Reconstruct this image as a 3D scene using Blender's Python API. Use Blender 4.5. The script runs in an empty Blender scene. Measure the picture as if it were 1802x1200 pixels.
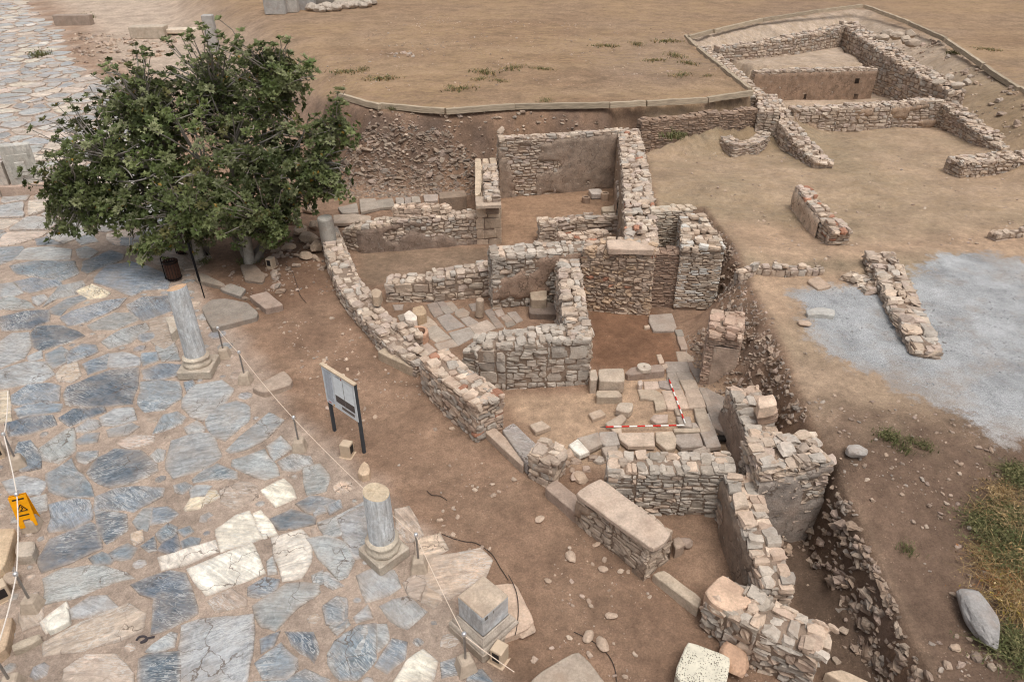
import bpy, bmesh, math, random
import numpy as np
from mathutils import Vector, Matrix

# ---------------------------------------------------------------- camera, sky, sun, exposure
SC = bpy.context.scene
COL = SC.collection
CAM_H, CAM_F, CAM_PITCH = 10.2, 1230.0, math.radians(31.5)      # metres, pixels of an 1802 wide frame
cam = bpy.data.cameras.new("camera"); cam_o = bpy.data.objects.new("camera", cam); COL.objects.link(cam_o)
cam.sensor_width = 36.0; cam.lens = 36.0 * CAM_F / 1802.0; cam.clip_start = 0.1; cam.clip_end = 1500
cam_o.location = (0, 0, CAM_H); cam_o.rotation_euler = (math.pi / 2 - CAM_PITCH, 0, 0)
SC.camera = cam_o

SUN_EL, SUN_AZ = math.radians(70), math.radians(150)            # overcast, the bright part of the sky behind us to the right
W = bpy.data.worlds.new("World"); SC.world = W; W.use_nodes = True
nt = W.node_tree; bg = nt.nodes["Background"]
sky = nt.nodes.new("ShaderNodeTexSky"); sky.sky_type = 'NISHITA'; sky.sun_disc = False
sky.sun_elevation = SUN_EL; sky.sun_rotation = SUN_AZ; sky.air_density = 0.7; sky.dust_density = 5.0; sky.ozone_density = 0.6
hs = nt.nodes.new("ShaderNodeHueSaturation"); hs.inputs["Saturation"].default_value = 0.35      # grey cloud
nt.links.new(sky.outputs[0], hs.inputs["Color"]); nt.links.new(hs.outputs[0], bg.inputs[0]); bg.inputs[1].default_value = 0.15
sun = bpy.data.lights.new("sun", 'SUN'); sun_o = bpy.data.objects.new("sun", sun); COL.objects.link(sun_o)
sun.energy = 1.25; sun.angle = math.radians(32); sun.color = (1.0, 0.96, 0.91)
_d = Vector((math.sin(SUN_AZ) * math.cos(SUN_EL), math.cos(SUN_AZ) * math.cos(SUN_EL), math.sin(SUN_EL)))
sun_o.rotation_euler = _d.to_track_quat('Z', 'Y').to_euler(); sun_o.location = (0, 0, 60)
SC.view_settings.view_transform = 'Standard'; SC.view_settings.look = 'None'
SC.view_settings.exposure = 0.12; SC.view_settings.gamma = 1.0
SC.cycles.filter_width = 1.1

# ---------------------------------------------------------------- measuring: a sight line of the survey photograph to metres
CT, ST = math.cos(CAM_PITCH), math.sin(CAM_PITCH)
def P(u, v, z):
    xr = (u - 901.0) / CAM_F; yu = (600.0 - v) / CAM_F
    dz = -ST + yu * CT
    t = (z - CAM_H) / dz
    return np.array([xr * t, (CT + yu * ST) * t, z])
def hz(Y, v):
    return CAM_H - Y * math.tan(CAM_PITCH + math.atan((v - 600.0) / CAM_F))
def sstep(a, b, x):
    t = np.clip((x - a) / (b - a), 0, 1); return t * t * (3 - 2 * t)
def g(y):                                                       # lie of the street: falls a little towards us, rises far away
    y = np.asarray(y, float)
    return -0.06 * np.maximum(0, 14 - y) + 0.02 * np.clip(y - 14, 0, 11) + 0.045 * np.maximum(0, y - 25)
def G(u, v, dz=0.0):
    z = 0.0
    for _ in range(25): z = float(g(P(u, v, z)[1])) + dz
    return P(u, v, z)
def lin(r, gg, b):
    c = np.array([r, gg, b]) / 255.0
    return np.where(c <= 0.04045, c / 12.92, ((c + 0.055) / 1.055) ** 2.4)

# ---------------------------------------------------------------- noise
def _hash(i, j, k, s):
    h = (i.astype(np.int64) * 374761393 + j.astype(np.int64) * 668265263 + k.astype(np.int64) * 2147483647 + s * 974711) & 0xffffffff
    h = ((h ^ (h >> 13)) * 1274126177) & 0xffffffff
    h = h ^ (h >> 16)
    return (h & 0xffff) / 32767.5 - 1.0
def vnoise(p, s=0):
    p = np.asarray(p, float); f = np.floor(p); d = p - f; d = d * d * (3 - 2 * d); f = f.astype(np.int64)
    r = 0
    for a in (0, 1):
        for b in (0, 1):
            for c in (0, 1):
                w = (d[..., 0] if a else 1 - d[..., 0]) * (d[..., 1] if b else 1 - d[..., 1]) * (d[..., 2] if c else 1 - d[..., 2])
                r = r + w * _hash(f[..., 0] + a, f[..., 1] + b, f[..., 2] + c, s)
    return r
def fbm(p, s=0, o=4):
    p = np.asarray(p, float); r = 0; a = 0.55
    for k in range(o):
        r = r + a * vnoise(p * (2.03 ** k) + 17.3 * k, s + k); a *= 0.5
    return r
def n2(x, y, sc, s=0, o=4):
    return fbm(np.stack([np.asarray(x) * sc, np.asarray(y) * sc, np.zeros_like(np.asarray(x, float)) + 0.37], -1), s, o)
def poly_sd(x, y, poly):
    """signed distance to a polygon, positive inside"""
    poly = np.asarray(poly, float)[:, :2]; n = len(poly)
    d2 = np.full(x.shape, 1e18); inside = np.zeros(x.shape, bool)
    for i in range(n):
        ax, ay = poly[i]; bx, by = poly[(i + 1) % n]
        ex, ey = bx - ax, by - ay; L = ex * ex + ey * ey + 1e-12
        t = np.clip(((x - ax) * ex + (y - ay) * ey) / L, 0, 1)
        d2 = np.minimum(d2, (x - ax - t * ex) ** 2 + (y - ay - t * ey) ** 2)
        if abs(ey) > 1e-12:
            c = ((ay > y) != (by > y)) & (x < (bx - ax) * (y - ay) / ey + ax)
            inside ^= c
    d = np.sqrt(d2)
    return np.where(inside, d, -d)
def line_d(x, y, pts):
    d2 = np.full(np.shape(x), 1e18)
    for (ax, ay), (bx, by) in zip(pts[:-1], pts[1:]):
        ex, ey = bx - ax, by - ay; L = ex * ex + ey * ey + 1e-12
        t = np.clip(((x - ax) * ex + (y - ay) * ey) / L, 0, 1)
        d2 = np.minimum(d2, (x - ax - t * ex) ** 2 + (y - ay - t * ey) ** 2)
    return np.sqrt(d2)

# ---------------------------------------------------------------- mesh collecting
class MB:
    def __init__(self): self.V = []; self.F = []; self.C = []; self.S = []; self.M = []; self.n = 0
    def add(self, v, faces, col=(0.5, 0.5, 0.5), sv=None, mi=0):
        v = np.asarray(v, float).reshape(-1, 3); k = len(v)
        self.V.append(v)
        c = np.asarray(col, float)
        self.C.append(np.broadcast_to(c, (k, 3)) if c.ndim == 1 else c)
        self.S.append(v if sv is None else np.asarray(sv, float))
        groups = faces if isinstance(faces, list) and len(faces) and isinstance(faces[0], np.ndarray) else None
        if groups is None:
            d = {}
            for f in faces: d.setdefault(len(f), []).append(f)
            groups = [np.array(q) for q in d.values()]
        for q in groups:
            self.F.append(q + self.n); self.M.append(np.full(len(q), mi, np.int32))
        self.n += k
    def build(self, name, mats, parent=None, smooth=False):
        me = bpy.data.meshes.new(name)
        V = np.concatenate(self.V); nv = len(V)
        me.vertices.add(nv); me.vertices.foreach_set("co", V.astype(np.float32).ravel())
        loops = np.concatenate([q.ravel() for q in self.F]).astype(np.int32)
        tot = np.concatenate([np.full(len(q), q.shape[1], np.int32) for q in self.F])
        st = np.concatenate([[0], np.cumsum(tot)[:-1]]).astype(np.int32)
        me.loops.add(len(loops)); me.loops.foreach_set("vertex_index", loops)
        me.polygons.add(len(tot)); me.polygons.foreach_set("loop_start", st)
        try: me.polygons.foreach_set("loop_total", tot)
        except Exception: pass
        if not isinstance(mats, (list, tuple)): mats = [mats]
        for m in mats: me.materials.append(m)
        me.polygons.foreach_set("material_index", np.concatenate(self.M))
        me.polygons.foreach_set("use_smooth", np.full(len(tot), smooth, bool))
        me.update(calc_edges=True); me.validate()
        a = me.attributes.new("Col", 'FLOAT_COLOR', 'POINT')
        cc = np.ones((nv, 4), np.float32); cc[:, :3] = np.concatenate(self.C); a.data.foreach_set("color", cc.ravel())
        b = me.attributes.new("sv", 'FLOAT_VECTOR', 'POINT'); b.data.foreach_set("vector", np.concatenate(self.S).astype(np.float32).ravel())
        o = bpy.data.objects.new(name, me); COL.objects.link(o)
        if parent is not None: o.parent = parent
        return o
def tag(o, label=None, cat=None, group=None, kind=None):
    if label: o["label"] = label
    if cat: o["category"] = cat
    if group: o["group"] = group
    if kind or cat: o["kind"] = kind or "thing"
    return o
def empty(name, loc, rz=0.0):
    o = bpy.data.objects.new(name, None); COL.objects.link(o); o.location = loc; o.rotation_euler = (0, 0, rz); o.empty_display_size = 0.3
    return o
def copy_tree(o, parent=None):
    c = o.copy(); COL.objects.link(c)
    if parent is not None: c.parent = parent
    for ch in [x for x in COL.objects if x.parent == o]: copy_tree(ch, c)
    return c

# basic shapes for an MB (local coordinates)
def box(mb, c, d, col=(.5, .5, .5), rz=0.0, bev=0.0, mi=0, taper=1.0):
    x, y, z = [q / 2 for q in d]; b = min(bev, x * .9, y * .9, z * .9)
    rings = [(-z, b), (-z + b, 0), (z - b, 0), (z, b)] if b > 0 else [(-z, 0), (z, 0)]
    V = []
    for (zz, ins) in rings:
        k = 1 + (taper - 1) * (zz + z) / (2 * z)
        X, Y = (x - ins) * k, (y - ins) * k
        if b > 0:
            e = b * k
            V += [(-X + 0, -(Y - e) , zz), (-(X - e), -Y, zz), (X - e, -Y, zz), (X, -(Y - e), zz), (X, Y - e, zz), (X - e, Y, zz), (-(X - e), Y, zz), (-X, Y - e, zz)]
        else: V += [(-X, -Y, zz), (X, -Y, zz), (X, Y, zz), (-X, Y, zz)]
    n = 8 if b > 0 else 4
    F = []
    for r in range(len(rings) - 1):
        for i in range(n): F.append((r * n + i, r * n + (i + 1) % n, (r + 1) * n + (i + 1) % n, (r + 1) * n + i))
    F.append(tuple(reversed(range(n)))); F.append(tuple(range((len(rings) - 1) * n, len(rings) * n)))
    V = np.array(V); cs, sn = math.cos(rz), math.sin(rz)
    V = np.stack([V[:, 0] * cs - V[:, 1] * sn, V[:, 0] * sn + V[:, 1] * cs, V[:, 2]], -1) + np.array(c)
    mb.add(V, F, col, mi=mi)
def lathe(mb, prof, n=24, c=(0, 0, 0), col=(.5, .5, .5), mi=0, cap=True, wob=None):
    V = []; F = []
    for k, (r, z) in enumerate(prof):
        for i in range(n):
            a = 2 * math.pi * i / n; rr = r * (1 + (wob(a, z) if wob else 0)); V.append((rr * math.cos(a), rr * math.sin(a), z))
    for k in range(len(prof) - 1):
        for i in range(n): F.append((k * n + i, k * n + (i + 1) % n, (k + 1) * n + (i + 1) % n, (k + 1) * n + i))
    if cap:
        F.append(tuple(reversed(range(n)))); F.append(tuple(range((len(prof) - 1) * n, len(prof) * n)))
    mb.add(np.array(V) + np.array(c), F, col, mi=mi)
def tube(mb, pts, r, n=6, col=(.5, .5, .5), mi=0):
    pts = np.asarray(pts, float); k = len(pts); rr = np.broadcast_to(np.asarray(r, float), (k,))
    T = np.gradient(pts, axis=0); T /= np.linalg.norm(T, axis=1)[:, None] + 1e-9
    ref = np.array([0, 0, 1.0]) if abs(T[:, 2]).mean() < 0.8 else np.array([1.0, 0, 0])
    A = np.cross(T, ref); A /= np.linalg.norm(A, axis=1)[:, None] + 1e-9; B = np.cross(T, A)
    an = np.arange(n) * 2 * np.pi / n
    V = pts[:, None] + rr[:, None, None] * (np.cos(an)[None, :, None] * A[:, None] + np.sin(an)[None, :, None] * B[:, None])
    i = np.arange(k - 1)[:, None] * n; j = np.arange(n)[None]; j2 = (j + 1) % n
    Q = np.stack([i + j, i + j2, i + n + j2, i + n + j], -1).reshape(-1, 4)
    mb.add(V.reshape(-1, 3), [Q], col, mi=mi)
    mb.F.append(np.array([list(range(n))]) + mb.n - k * n); mb.M.append(np.array([mi], np.int32))
    mb.F.append(np.array([list(range((k - 1) * n, k * n))[::-1]]) + mb.n - k * n); mb.M.append(np.array([mi], np.int32))

# ---------------------------------------------------------------- materials
def mat(name):
    m = bpy.data.materials.new(name); m.use_nodes = True
    t = m.node_tree; b = t.nodes["Principled BSDF"]; b.inputs["Roughness"].default_value = 0.9
    try: b.inputs["Specular IOR Level"].default_value = 0.25
    except Exception: pass
    return m, t, b
def N(t, typ, **kw):
    n = t.nodes.new(typ)
    for k, v in kw.items():
        if k in n.inputs: n.inputs[k].default_value = v
        else: setattr(n, k, v)
    return n
def noise(t, vec, scale, detail=5, rough=0.6, dist=0.0):
    n = N(t, "ShaderNodeTexNoise", Scale=scale, Detail=detail, Roughness=rough, Distortion=dist)
    t.links.new(vec, n.inputs["Vector"]); return n.outputs["Fac"]
def ramp(t, fac, a, b, lo=0.0, hi=1.0):
    n = N(t, "ShaderNodeMapRange"); t.links.new(fac, n.inputs[0])
    n.inputs[1].default_value = a; n.inputs[2].default_value = b; n.inputs[3].default_value = lo; n.inputs[4].default_value = hi
    return n.outputs[0]
def mathn(t, op, a, b):
    n = N(t, "ShaderNodeMath", operation=op)
    for i, x in enumerate((a, b)):
        if isinstance(x, (int, float)): n.inputs[i].default_value = x
        else: t.links.new(x, n.inputs[i])
    return n.outputs[0]
def mixc(t, fac, a, b, blend='MIX'):
    n = N(t, "ShaderNodeMix", data_type='RGBA', blend_type=blend)
    for s, x in ((0, fac), (6, a), (7, b)):
        if isinstance(x, (int, float)): n.inputs[s].default_value = x
        elif isinstance(x, (tuple, list, np.ndarray)): n.inputs[s].default_value = (*[float(q) for q in x[:3]], 1)
        else: t.links.new(x, n.inputs[s])
    return n.outputs[2]
def scale_c(t, colr, fac):
    n = N(t, "ShaderNodeVectorMath", operation='SCALE'); t.links.new(colr, n.inputs[0]); t.links.new(fac, n.inputs[3]); return n.outputs[0]
def bump(t, b, h, strength, dist):
    n = N(t, "ShaderNodeBump"); n.inputs["Strength"].default_value = strength; n.inputs["Distance"].default_value = dist
    t.links.new(h, n.inputs["Height"]); t.links.new(n.outputs[0], b.inputs["Normal"])
def attr(t, name, out="Color"):
    return N(t, "ShaderNodeAttribute", attribute_name=name).outputs[out]
def pos(t): return N(t, "ShaderNodeNewGeometry").outputs["Position"]

def make_stone(name, lo=0.8, hi=1.2, lich=0.25, bmp=0.7):
    m, t, b = mat(name); c = attr(t, "Col"); p = pos(t)
    f = mathn(t, 'MULTIPLY', ramp(t, noise(t, p, 3.2, 6), .3, .7, lo, hi), ramp(t, noise(t, p, 22, 5, .7), .3, .7, .8, 1.2))
    c2 = scale_c(t, c, f)
    c3 = mixc(t, ramp(t, noise(t, p, 6.5, 6, .65), .58, .72, 0, lich), c2, lin(176, 168, 158))
    c4 = mixc(t, ramp(t, noise(t, p, 1.7, 5, .6), .5, .72, 0, .45), c3, lin(158, 132, 112))
    t.links.new(c4, b.inputs["Base Color"])
    h = mathn(t, 'ADD', noise(t, p, 14, 8, .65), mathn(t, 'MULTIPLY', noise(t, p, 55, 3, .6), .4))
    bump(t, b, h, bmp, .03)
    return m
M_STONE = make_stone("rubble_stone")
M_MORTAR = make_stone("earth_mortar", lich=.15, bmp=.9)
M_PLASTER = make_stone("old_plaster", .66, 1.3, .4, 1.0)
def add_cracks(m, scale, amt, colr):
    t = m.node_tree; b = t.nodes["Principled BSDF"]; src = b.inputs["Base Color"].links[0].from_socket; p = pos(t)
    nz = N(t, "ShaderNodeTexNoise", Scale=2.2, Detail=5.0); t.links.new(p, nz.inputs["Vector"])
    wn = N(t, "ShaderNodeVectorMath", operation='ADD'); t.links.new(p, wn.inputs[0]); t.links.new(nz.outputs["Color"], wn.inputs[1])
    vo = N(t, "ShaderNodeTexVoronoi", feature='DISTANCE_TO_EDGE', Scale=scale); t.links.new(wn.outputs[0], vo.inputs["Vector"])
    k = mathn(t, 'MULTIPLY', ramp(t, vo.outputs["Distance"], .006, .03, 1, 0), ramp(t, noise(t, p, .9, 3), .44, .54, 0, amt))
    t.links.new(mixc(t, k, src, colr), b.inputs["Base Color"])
add_cracks(M_PLASTER, 1.5, .7, lin(92, 76, 64))

def make_marble(name):
    m, t, b = mat(name); c = attr(t, "Col"); s = attr(t, "sv", "Vector"); p = pos(t)
    mp = N(t, "ShaderNodeMapping"); mp.inputs["Scale"].default_value = (1.0, 5.0, 1.0); t.links.new(s, mp.inputs[0])
    band = noise(t, mp.outputs[0], 1.6, 8, .68, 1.1); swirl = noise(t, s, 4.5, 7, .72, 1.6)
    f = mathn(t, 'MULTIPLY', mathn(t, 'MULTIPLY', ramp(t, band, .32, .68, .6, 1.4), ramp(t, swirl, .32, .68, .74, 1.26)), ramp(t, noise(t, p, 14, 6, .75), .3, .7, .84, 1.16))
    c2 = scale_c(t, c, f)
    vein = noise(t, mp.outputs[0], 2.6, 5, .55, 1.4)
    v = mathn(t, 'SUBTRACT', 1.0, ramp(t, mathn(t, 'ABSOLUTE', mathn(t, 'SUBTRACT', vein, .5), 0.0), 0, .045, 0, 1))
    c3 = mixc(t, mathn(t, 'MULTIPLY', v, ramp(t, noise(t, s, .9, 3), .4, .6, 0, .75)), c2, lin(204, 204, 200))
    dust = ramp(t, noise(t, p, 1.3, 8, .74), .44, .68, .0, .55)
    c4 = mixc(t, dust, c3, lin(158, 145, 132))
    vo = N(t, "ShaderNodeTexVoronoi", feature='DISTANCE_TO_EDGE', Scale=1.1); 
    wn = N(t, "ShaderNodeVectorMath", operation='ADD'); nz = N(t, "ShaderNodeTexNoise", Scale=2.0, Detail=4.0); t.links.new(s, nz.inputs["Vector"])
    t.links.new(s, wn.inputs[0]); t.links.new(nz.outputs["Color"], wn.inputs[1]); t.links.new(wn.outputs[0], vo.inputs["Vector"])
    crack = mathn(t, 'MULTIPLY', ramp(t, vo.outputs["Distance"], .004, .016, 1, 0), ramp(t, noise(t, s, .5, 2), .5, .56, 0, .75))
    c5 = mixc(t, crack, c4, lin(92, 76, 64))
    t.links.new(c5, b.inputs["Base Color"]); b.inputs["Roughness"].default_value = .72
    bump(t, b, mathn(t, 'ADD', noise(t, mp.outputs[0], 7, 7, .7), mathn(t, 'MULTIPLY', noise(t, p, 60, 3), .3)), .45, .02)
    return m
M_MARBLE = make_marble("weathered_marble")

def make_ground():
    m, t, b = mat("ground_soil"); c = attr(t, "Col"); p = pos(t)
    f1 = ramp(t, noise(t, p, .8, 8, .68), .3, .7, .70, 1.26)
    f2 = ramp(t, noise(t, p, 5, 7, .72), .3, .7, .74, 1.26)
    f3 = ramp(t, noise(t, p, 30, 6, .78), .3, .7, .66, 1.32)
    c1 = scale_c(t, c, mathn(t, 'MULTIPLY', f1, mathn(t, 'MULTIPLY', f2, f3)))
    # light grit
    vo = N(t, "ShaderNodeTexVoronoi", Scale=16.0); t.links.new(p, vo.inputs["Vector"])
    grit = mathn(t, 'MULTIPLY', ramp(t, vo.outputs["Distance"], .16, .24, 1, 0), ramp(t, noise(t, p, 1.6, 4), .5, .66, 0, .6))
    c2 = mixc(t, grit, c1, lin(176, 150, 128))
    vd = N(t, "ShaderNodeTexVoronoi", Scale=7.0); t.links.new(p, vd.inputs["Vector"])
    clod = mathn(t, 'MULTIPLY', ramp(t, vd.outputs["Distance"], .10, .2, 1, 0), ramp(t, noise(t, p, 1.1, 4), .48, .6, 0, .5))
    c2 = mixc(t, clod, c2, scale_c(t, c, mathn(t, 'ADD', .62, 0.0)))
    # blue-grey chippings where the gravel was spread
    gm = attr(t, "gravel", "Fac")
    e = mathn(t, 'ADD', gm, mathn(t, 'MULTIPLY', mathn(t, 'SUBTRACT', noise(t, p, 2.4, 8, .78), .5), 2.6))
    gmask = ramp(t, e, -.16, .2, 0, 1)
    vg = N(t, "ShaderNodeTexVoronoi", Scale=30.0); t.links.new(p, vg.inputs["Vector"])
    gv = mathn(t, 'MULTIPLY', ramp(t, noise(t, p, .9, 8, .72), .3, .7, .6, 1.36), ramp(t, noise(t, p, 42, 3, .7), .3, .7, .5, 1.5))
    gc = N(t, "ShaderNodeRGB"); gc.outputs[0].default_value = (*lin(170, 171, 171), 1)
    gcol = mixc(t, ramp(t, noise(t, p, .6, 7, .7), .5, .66, 0, .6), scale_c(t, gc.outputs[0], gv), lin(156, 138, 120))
    c3 = mixc(t, gmask, c2, gcol)
    # dry straw film on the field
    gr = attr(t, "straw", "Fac")
    mp = N(t, "ShaderNodeMapping"); mp.inputs["Scale"].default_value = (1, 2.5, 1); t.links.new(p, mp.inputs[0])
    st = mathn(t, 'MULTIPLY', gr, ramp(t, noise(t, mp.outputs[0], 1.5, 8, .72), .44, .62, 0, 1))
    c4 = mixc(t, st, c3, lin(164, 138, 104))
    t.links.new(c4, b.inputs["Base Color"]); b.inputs["Roughness"].default_value = 1.0
    h = mathn(t, 'ADD', noise(t, p, 6, 8, .72), mathn(t, 'MULTIPLY', noise(t, p, 36, 5, .75), .8))
    bump(t, b, h, .9, .05)
    return m
M_GROUND = make_ground()

def make_simple(name, rough=.6, metal=0.0, var=.25, sc=8):
    m, t, b = mat(name); c = attr(t, "Col"); p = pos(t)
    c2 = scale_c(t, c, ramp(t, noise(t, p, sc, 6, .65), .3, .7, 1 - var, 1 + var))
    t.links.new(c2, b.inputs["Base Color"]); b.inputs["Roughness"].default_value = rough; b.inputs["Metallic"].default_value = metal
    return m
M_PAINT = make_simple("painted_surface", .5, 0, .12)
M_METAL = make_simple("dull_metal", .4, .7, .2, 20)
M_CONC = make_simple("cast_concrete", .9, 0, .22, 9)
M_ROPE = make_simple("rope_fibre", .9, 0, .2, 60)
def make_wood():
    m, t, b = mat("weathered_timber"); c = attr(t, "Col"); s = attr(t, "sv", "Vector")
    mp = N(t, "ShaderNodeMapping"); mp.inputs["Scale"].default_value = (.8, 14, 14); t.links.new(s, mp.inputs[0])
    g1 = noise(t, mp.outputs[0], 2.2, 6, .65, .5)
    c2 = scale_c(t, c, ramp(t, g1, .3, .7, .55, 1.35)); t.links.new(c2, b.inputs["Base Color"]); bump(t, b, g1, .6, .02)
    return m
M_WOOD = make_wood()
# ================================================================ THE GROUND
def W2(pts): return np.array([P(*q)[:2] for q in pts])
FAR = [(60, 2), (120, 20), (160, 160)]
CLIFF = W2([(1128, 236, 1.9), (1142, 300, 1.8), (1155, 352, 1.7), (1238, 356, 1.6), (1290, 425, 1.5), (1303, 475, 1.5), (1326, 520, 1.5), (1346, 560, 1.5),
            (1374, 620, 1.5), (1396, 690, 1.5), (1420, 745, 1.5), (1446, 790, 1.5), (1462, 835, 1.3), (1492, 885, 1.05), (1528, 960, .8),
            (1566, 1040, .68), (1602, 1130, .62), (1645, 1230, .6), (1700, 1400, .6), (1750, 1700, .6)])
TIMB_L = W2([(560, 150, 3.1), (597, 172, 3.1), (668, 192, 3.1), (785, 198, 3.1), (905, 191, 3.1), (1070, 187, 3.1), (1180, 182, 3.1), (1245, 178, 3.1), (1322, 166, 3.1)])
TIMB_R = W2([(1322, 166, 3.1), (1226, 85, 3.4), (1207, 66, 3.5), (1255, 57, 3.6), (1340, 38, 3.8), (1435, 22, 4.0), (1518, 12, 4.1), (1640, 58, 3.8), (1710, 100, 3.5), (1800, 165, 3.1), (1900, 225, 2.9), (2060, 310, 2.6)])
PU = np.concatenate([CLIFF, np.array([(8, 3), (40, -2), (90, 20), (90, 34)]), TIMB_R[::-1], TIMB_L[-1:][::-1], W2([(1245, 186, 2.9), (1128, 190, 2.9)])])
PB = np.concatenate([TIMB_L, TIMB_R, np.array([(60, 20), (170, 20), (170, 170), (-170, 170), (-110, 130), (-30, 60)])])
P_RET = W2([(1120, 186, 3.1), (1330, 166, 3.1)])
R12B = W2([(1262, 92, 3.0), (1470, 68, 3.2), (1528, 112, 3.0), (1325, 118, 3.0)])
R4F = W2([(690, 505, .15), (980, 545, .15), (975, 575, .15), (830, 610, .15), (735, 640, .15), (660, 580, .15)])
R9 = W2([(1345, 945, -.5), (1425, 935, -.5), (1436, 1000, -.5), (1485, 1120, -.5), (1520, 1230, -.5), (1445, 1240, -.5), (1400, 1100, -.5)])
GRAVEL = [W2([(1392, 515, 1.5), (1445, 508, 1.5), (1520, 502, 1.5), (1560, 515, 1.5), (1610, 470, 1.5), (1650, 445, 1.5), (1745, 445, 1.5), (1810, 462, 1.5), (1990, 520, 1.5),
              (1990, 800, 1.5), (1800, 770, 1.5), (1760, 775, 1.5), (1690, 735, 1.5), (1640, 715, 1.5), (1570, 675, 1.5), (1540, 655, 1.5), (1480, 640, 1.5), (1420, 600, 1.5), (1410, 560, 1.5)])]
FAC = W2([(560, 395, 0), (590, 500, 0), (650, 580, 0), (725, 660, 0), (850, 752, 0), (960, 850, 0), (1010, 900, -.1), (1140, 1000, -.2), (1230, 1075, -.3), (1440, 1200, -.4), (1700, 1500, -.5)])

def Hbase(x, y): return g(y)
def ground_h(x, y, rough=True):
    x = np.asarray(x, float); y = np.asarray(y, float)
    wob = n2(x, y, 1.1, 5, 3) * .28 + n2(x, y, 4.5, 6, 2) * .10
    h = g(y) + np.zeros_like(x)
    # excavated street front sinks a little beside the walls
    zU = 1.5 - .17 * sstep(25.5, 23.5, y + .8 * n2(x, y, .3, 9, 2)) * sstep(19, 21, y) * (1 - sstep(11.5, 14.5, x)) + .05 * sstep(20, 26, y) - .16 * sstep(27, 30, y) * (1 - sstep(10, 13, x))
    zU = zU - .9 * (1 - sstep(7.4, 11.2, y)) + .10 * n2(x, y, .35, 11, 3) + .22 * n2(x, y, .33, 15, 4) * sstep(20, 24, y)
    sdu = poly_sd(x, y, PU) + wob
    ny = 1 - sstep(10.6, 12.0, y)
    sdu = sdu - wob * .65 * ny
    wu = .62 - .36 * ny + .95 * sstep(13.2, 14.6, y) * (1 - sstep(17.2, 18.4, y)) + .3 * sstep(15.2, 16.2, y) * (1 - sstep(17.2, 18.4, y))
    h = h + (zU - h) * sstep(-wu, 0.12, sdu)
    zB = 3.1 + .03 * np.maximum(0, y - 31) + .06 * n2(x, y, .2, 21, 3)
    sdb = poly_sd(x, y, PB)
    dr = line_d(x, y, P_RET)
    wl = 2.3 + 1.6 * sstep(9.0, 14.0, x)
    wb = np.where(dr < 1.6, .30 + (wl - .3) * sstep(.9, 1.6, dr), wl)
    mB = sstep(-1.0, 0.06, (sdb + np.where(sdb < -.25, wob, 0) * .4 * (dr > 1.2)) / wb)
    # cliff gets steeper low down
    leftw = sstep(-3.5, 3.5, x - (-8.6 - .52 * (y - 31.5)))
    leftw = np.where(sdb < 3, np.maximum(leftw, sstep(-9.6, -8.4, x) * (y < 33)), leftw)
    h = h + (np.maximum(zB, h) - h) * mB * leftw
    s = poly_sd(x, y, R4F); h = h + (np.maximum(.135, h) - h) * sstep(-.1, .1, s)
    s = poly_sd(x, y, R12B); h = h + (2.95 - h) * sstep(-.25, .1, s)
    s = poly_sd(x, y, R9); h = h + (-.5 - h) * sstep(-.12, .1, s + .2 * wob)
    if rough:
        field = np.maximum(sstep(-.2, .4, sdu), sstep(-.5, .5, sdb))
        h = h + .035 * n2(x, y, 1.6, 31, 4) * (.5 + field) + .02 * n2(x, y, 7, 33, 2)
        band = np.exp(-((sdu + .25) / .35) ** 2) + np.exp(-((sdb / wb + .55) / .35) ** 2) * (dr > 1.5) * (x > -9) * (y > 24)
        h = h + band * (.16 * n2(x, y, 3.2, 41, 3) + .07 * n2(x, y, 9, 43, 2))
    return h

def axis(lo, a, b, hi, d, grow=1.07):
    c = list(np.arange(a, b, d)); s = d; q = b
    up = []
    while q < hi: up.append(q); s *= grow; q += s
    dn = []; s = d; q = a - d
    while q > lo: dn.append(q); s *= grow; q -= s
    return np.array(dn[::-1] + c + up)
gx = axis(-190, -9, 13.5, 190, .085, 1.06); gy = axis(-6, 6.5, 24, 190, .085, 1.022)
GX, GY = np.meshgrid(gx, gy); X = GX.ravel(); Y = GY.ravel()
Z = ground_h(X, Y)

sdu = poly_sd(X, Y, PU); sdb = poly_sd(X, Y, PB)
STREET_PX = [(-600, 1500), (760, 1500), (900, 1260), (800, 1010), (740, 930), (640, 830), (560, 770), (480, 680), (430, 600), (370, 520), (345, 425), (300, 250), (215, 150), (125, 112), (110, 60), (40, 0), (-300, -15), (-900, 440)]
STREET = np.array([G(u, v)[:2] for u, v in STREET_PX])
sds = poly_sd(X, Y, STREET)
cS, cB, cT = lin(178, 159, 143), lin(139, 112, 92), lin(174, 150, 126)
cO, cD, cR = lin(163, 136, 108), lin(114, 95, 82), lin(114, 93, 78)
def lerp(a, b, t): return a + (b - a) * np.clip(t, 0, 1)[:, None]
nA = n2(X, Y, .22, 51, 4); nB = n2(X, Y, .9, 52, 4)
C = np.broadcast_to(cB, (len(X), 3)).copy()
C = lerp(C, lin(156, 128, 106), .5 + 1.1 * nB)                                        # light wear in the brown strip
C = lerp(C, cS, sstep(-.35, .45, sds + .5 * nB))
fill = sstep(-.1, .35, sdu)
C = lerp(C, lerp(np.broadcast_to(cT, C.shape), lin(154, 136, 112), .4 + 1.5 * nA), fill)
br = fill * (1 - sstep(10.2, 12.6, Y + 1.4 * nB)) * .95
C = lerp(C, cR, br)
lightpath = fill * np.exp(-((line_d(X, Y, W2([(1300, 400, 1.5), (1500, 430, 1.5), (1800, 420, 1.5)])) + nB * .5) / 1.0) ** 2)
C = lerp(C, lin(174, 148, 124), .75 * lightpath)
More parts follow.
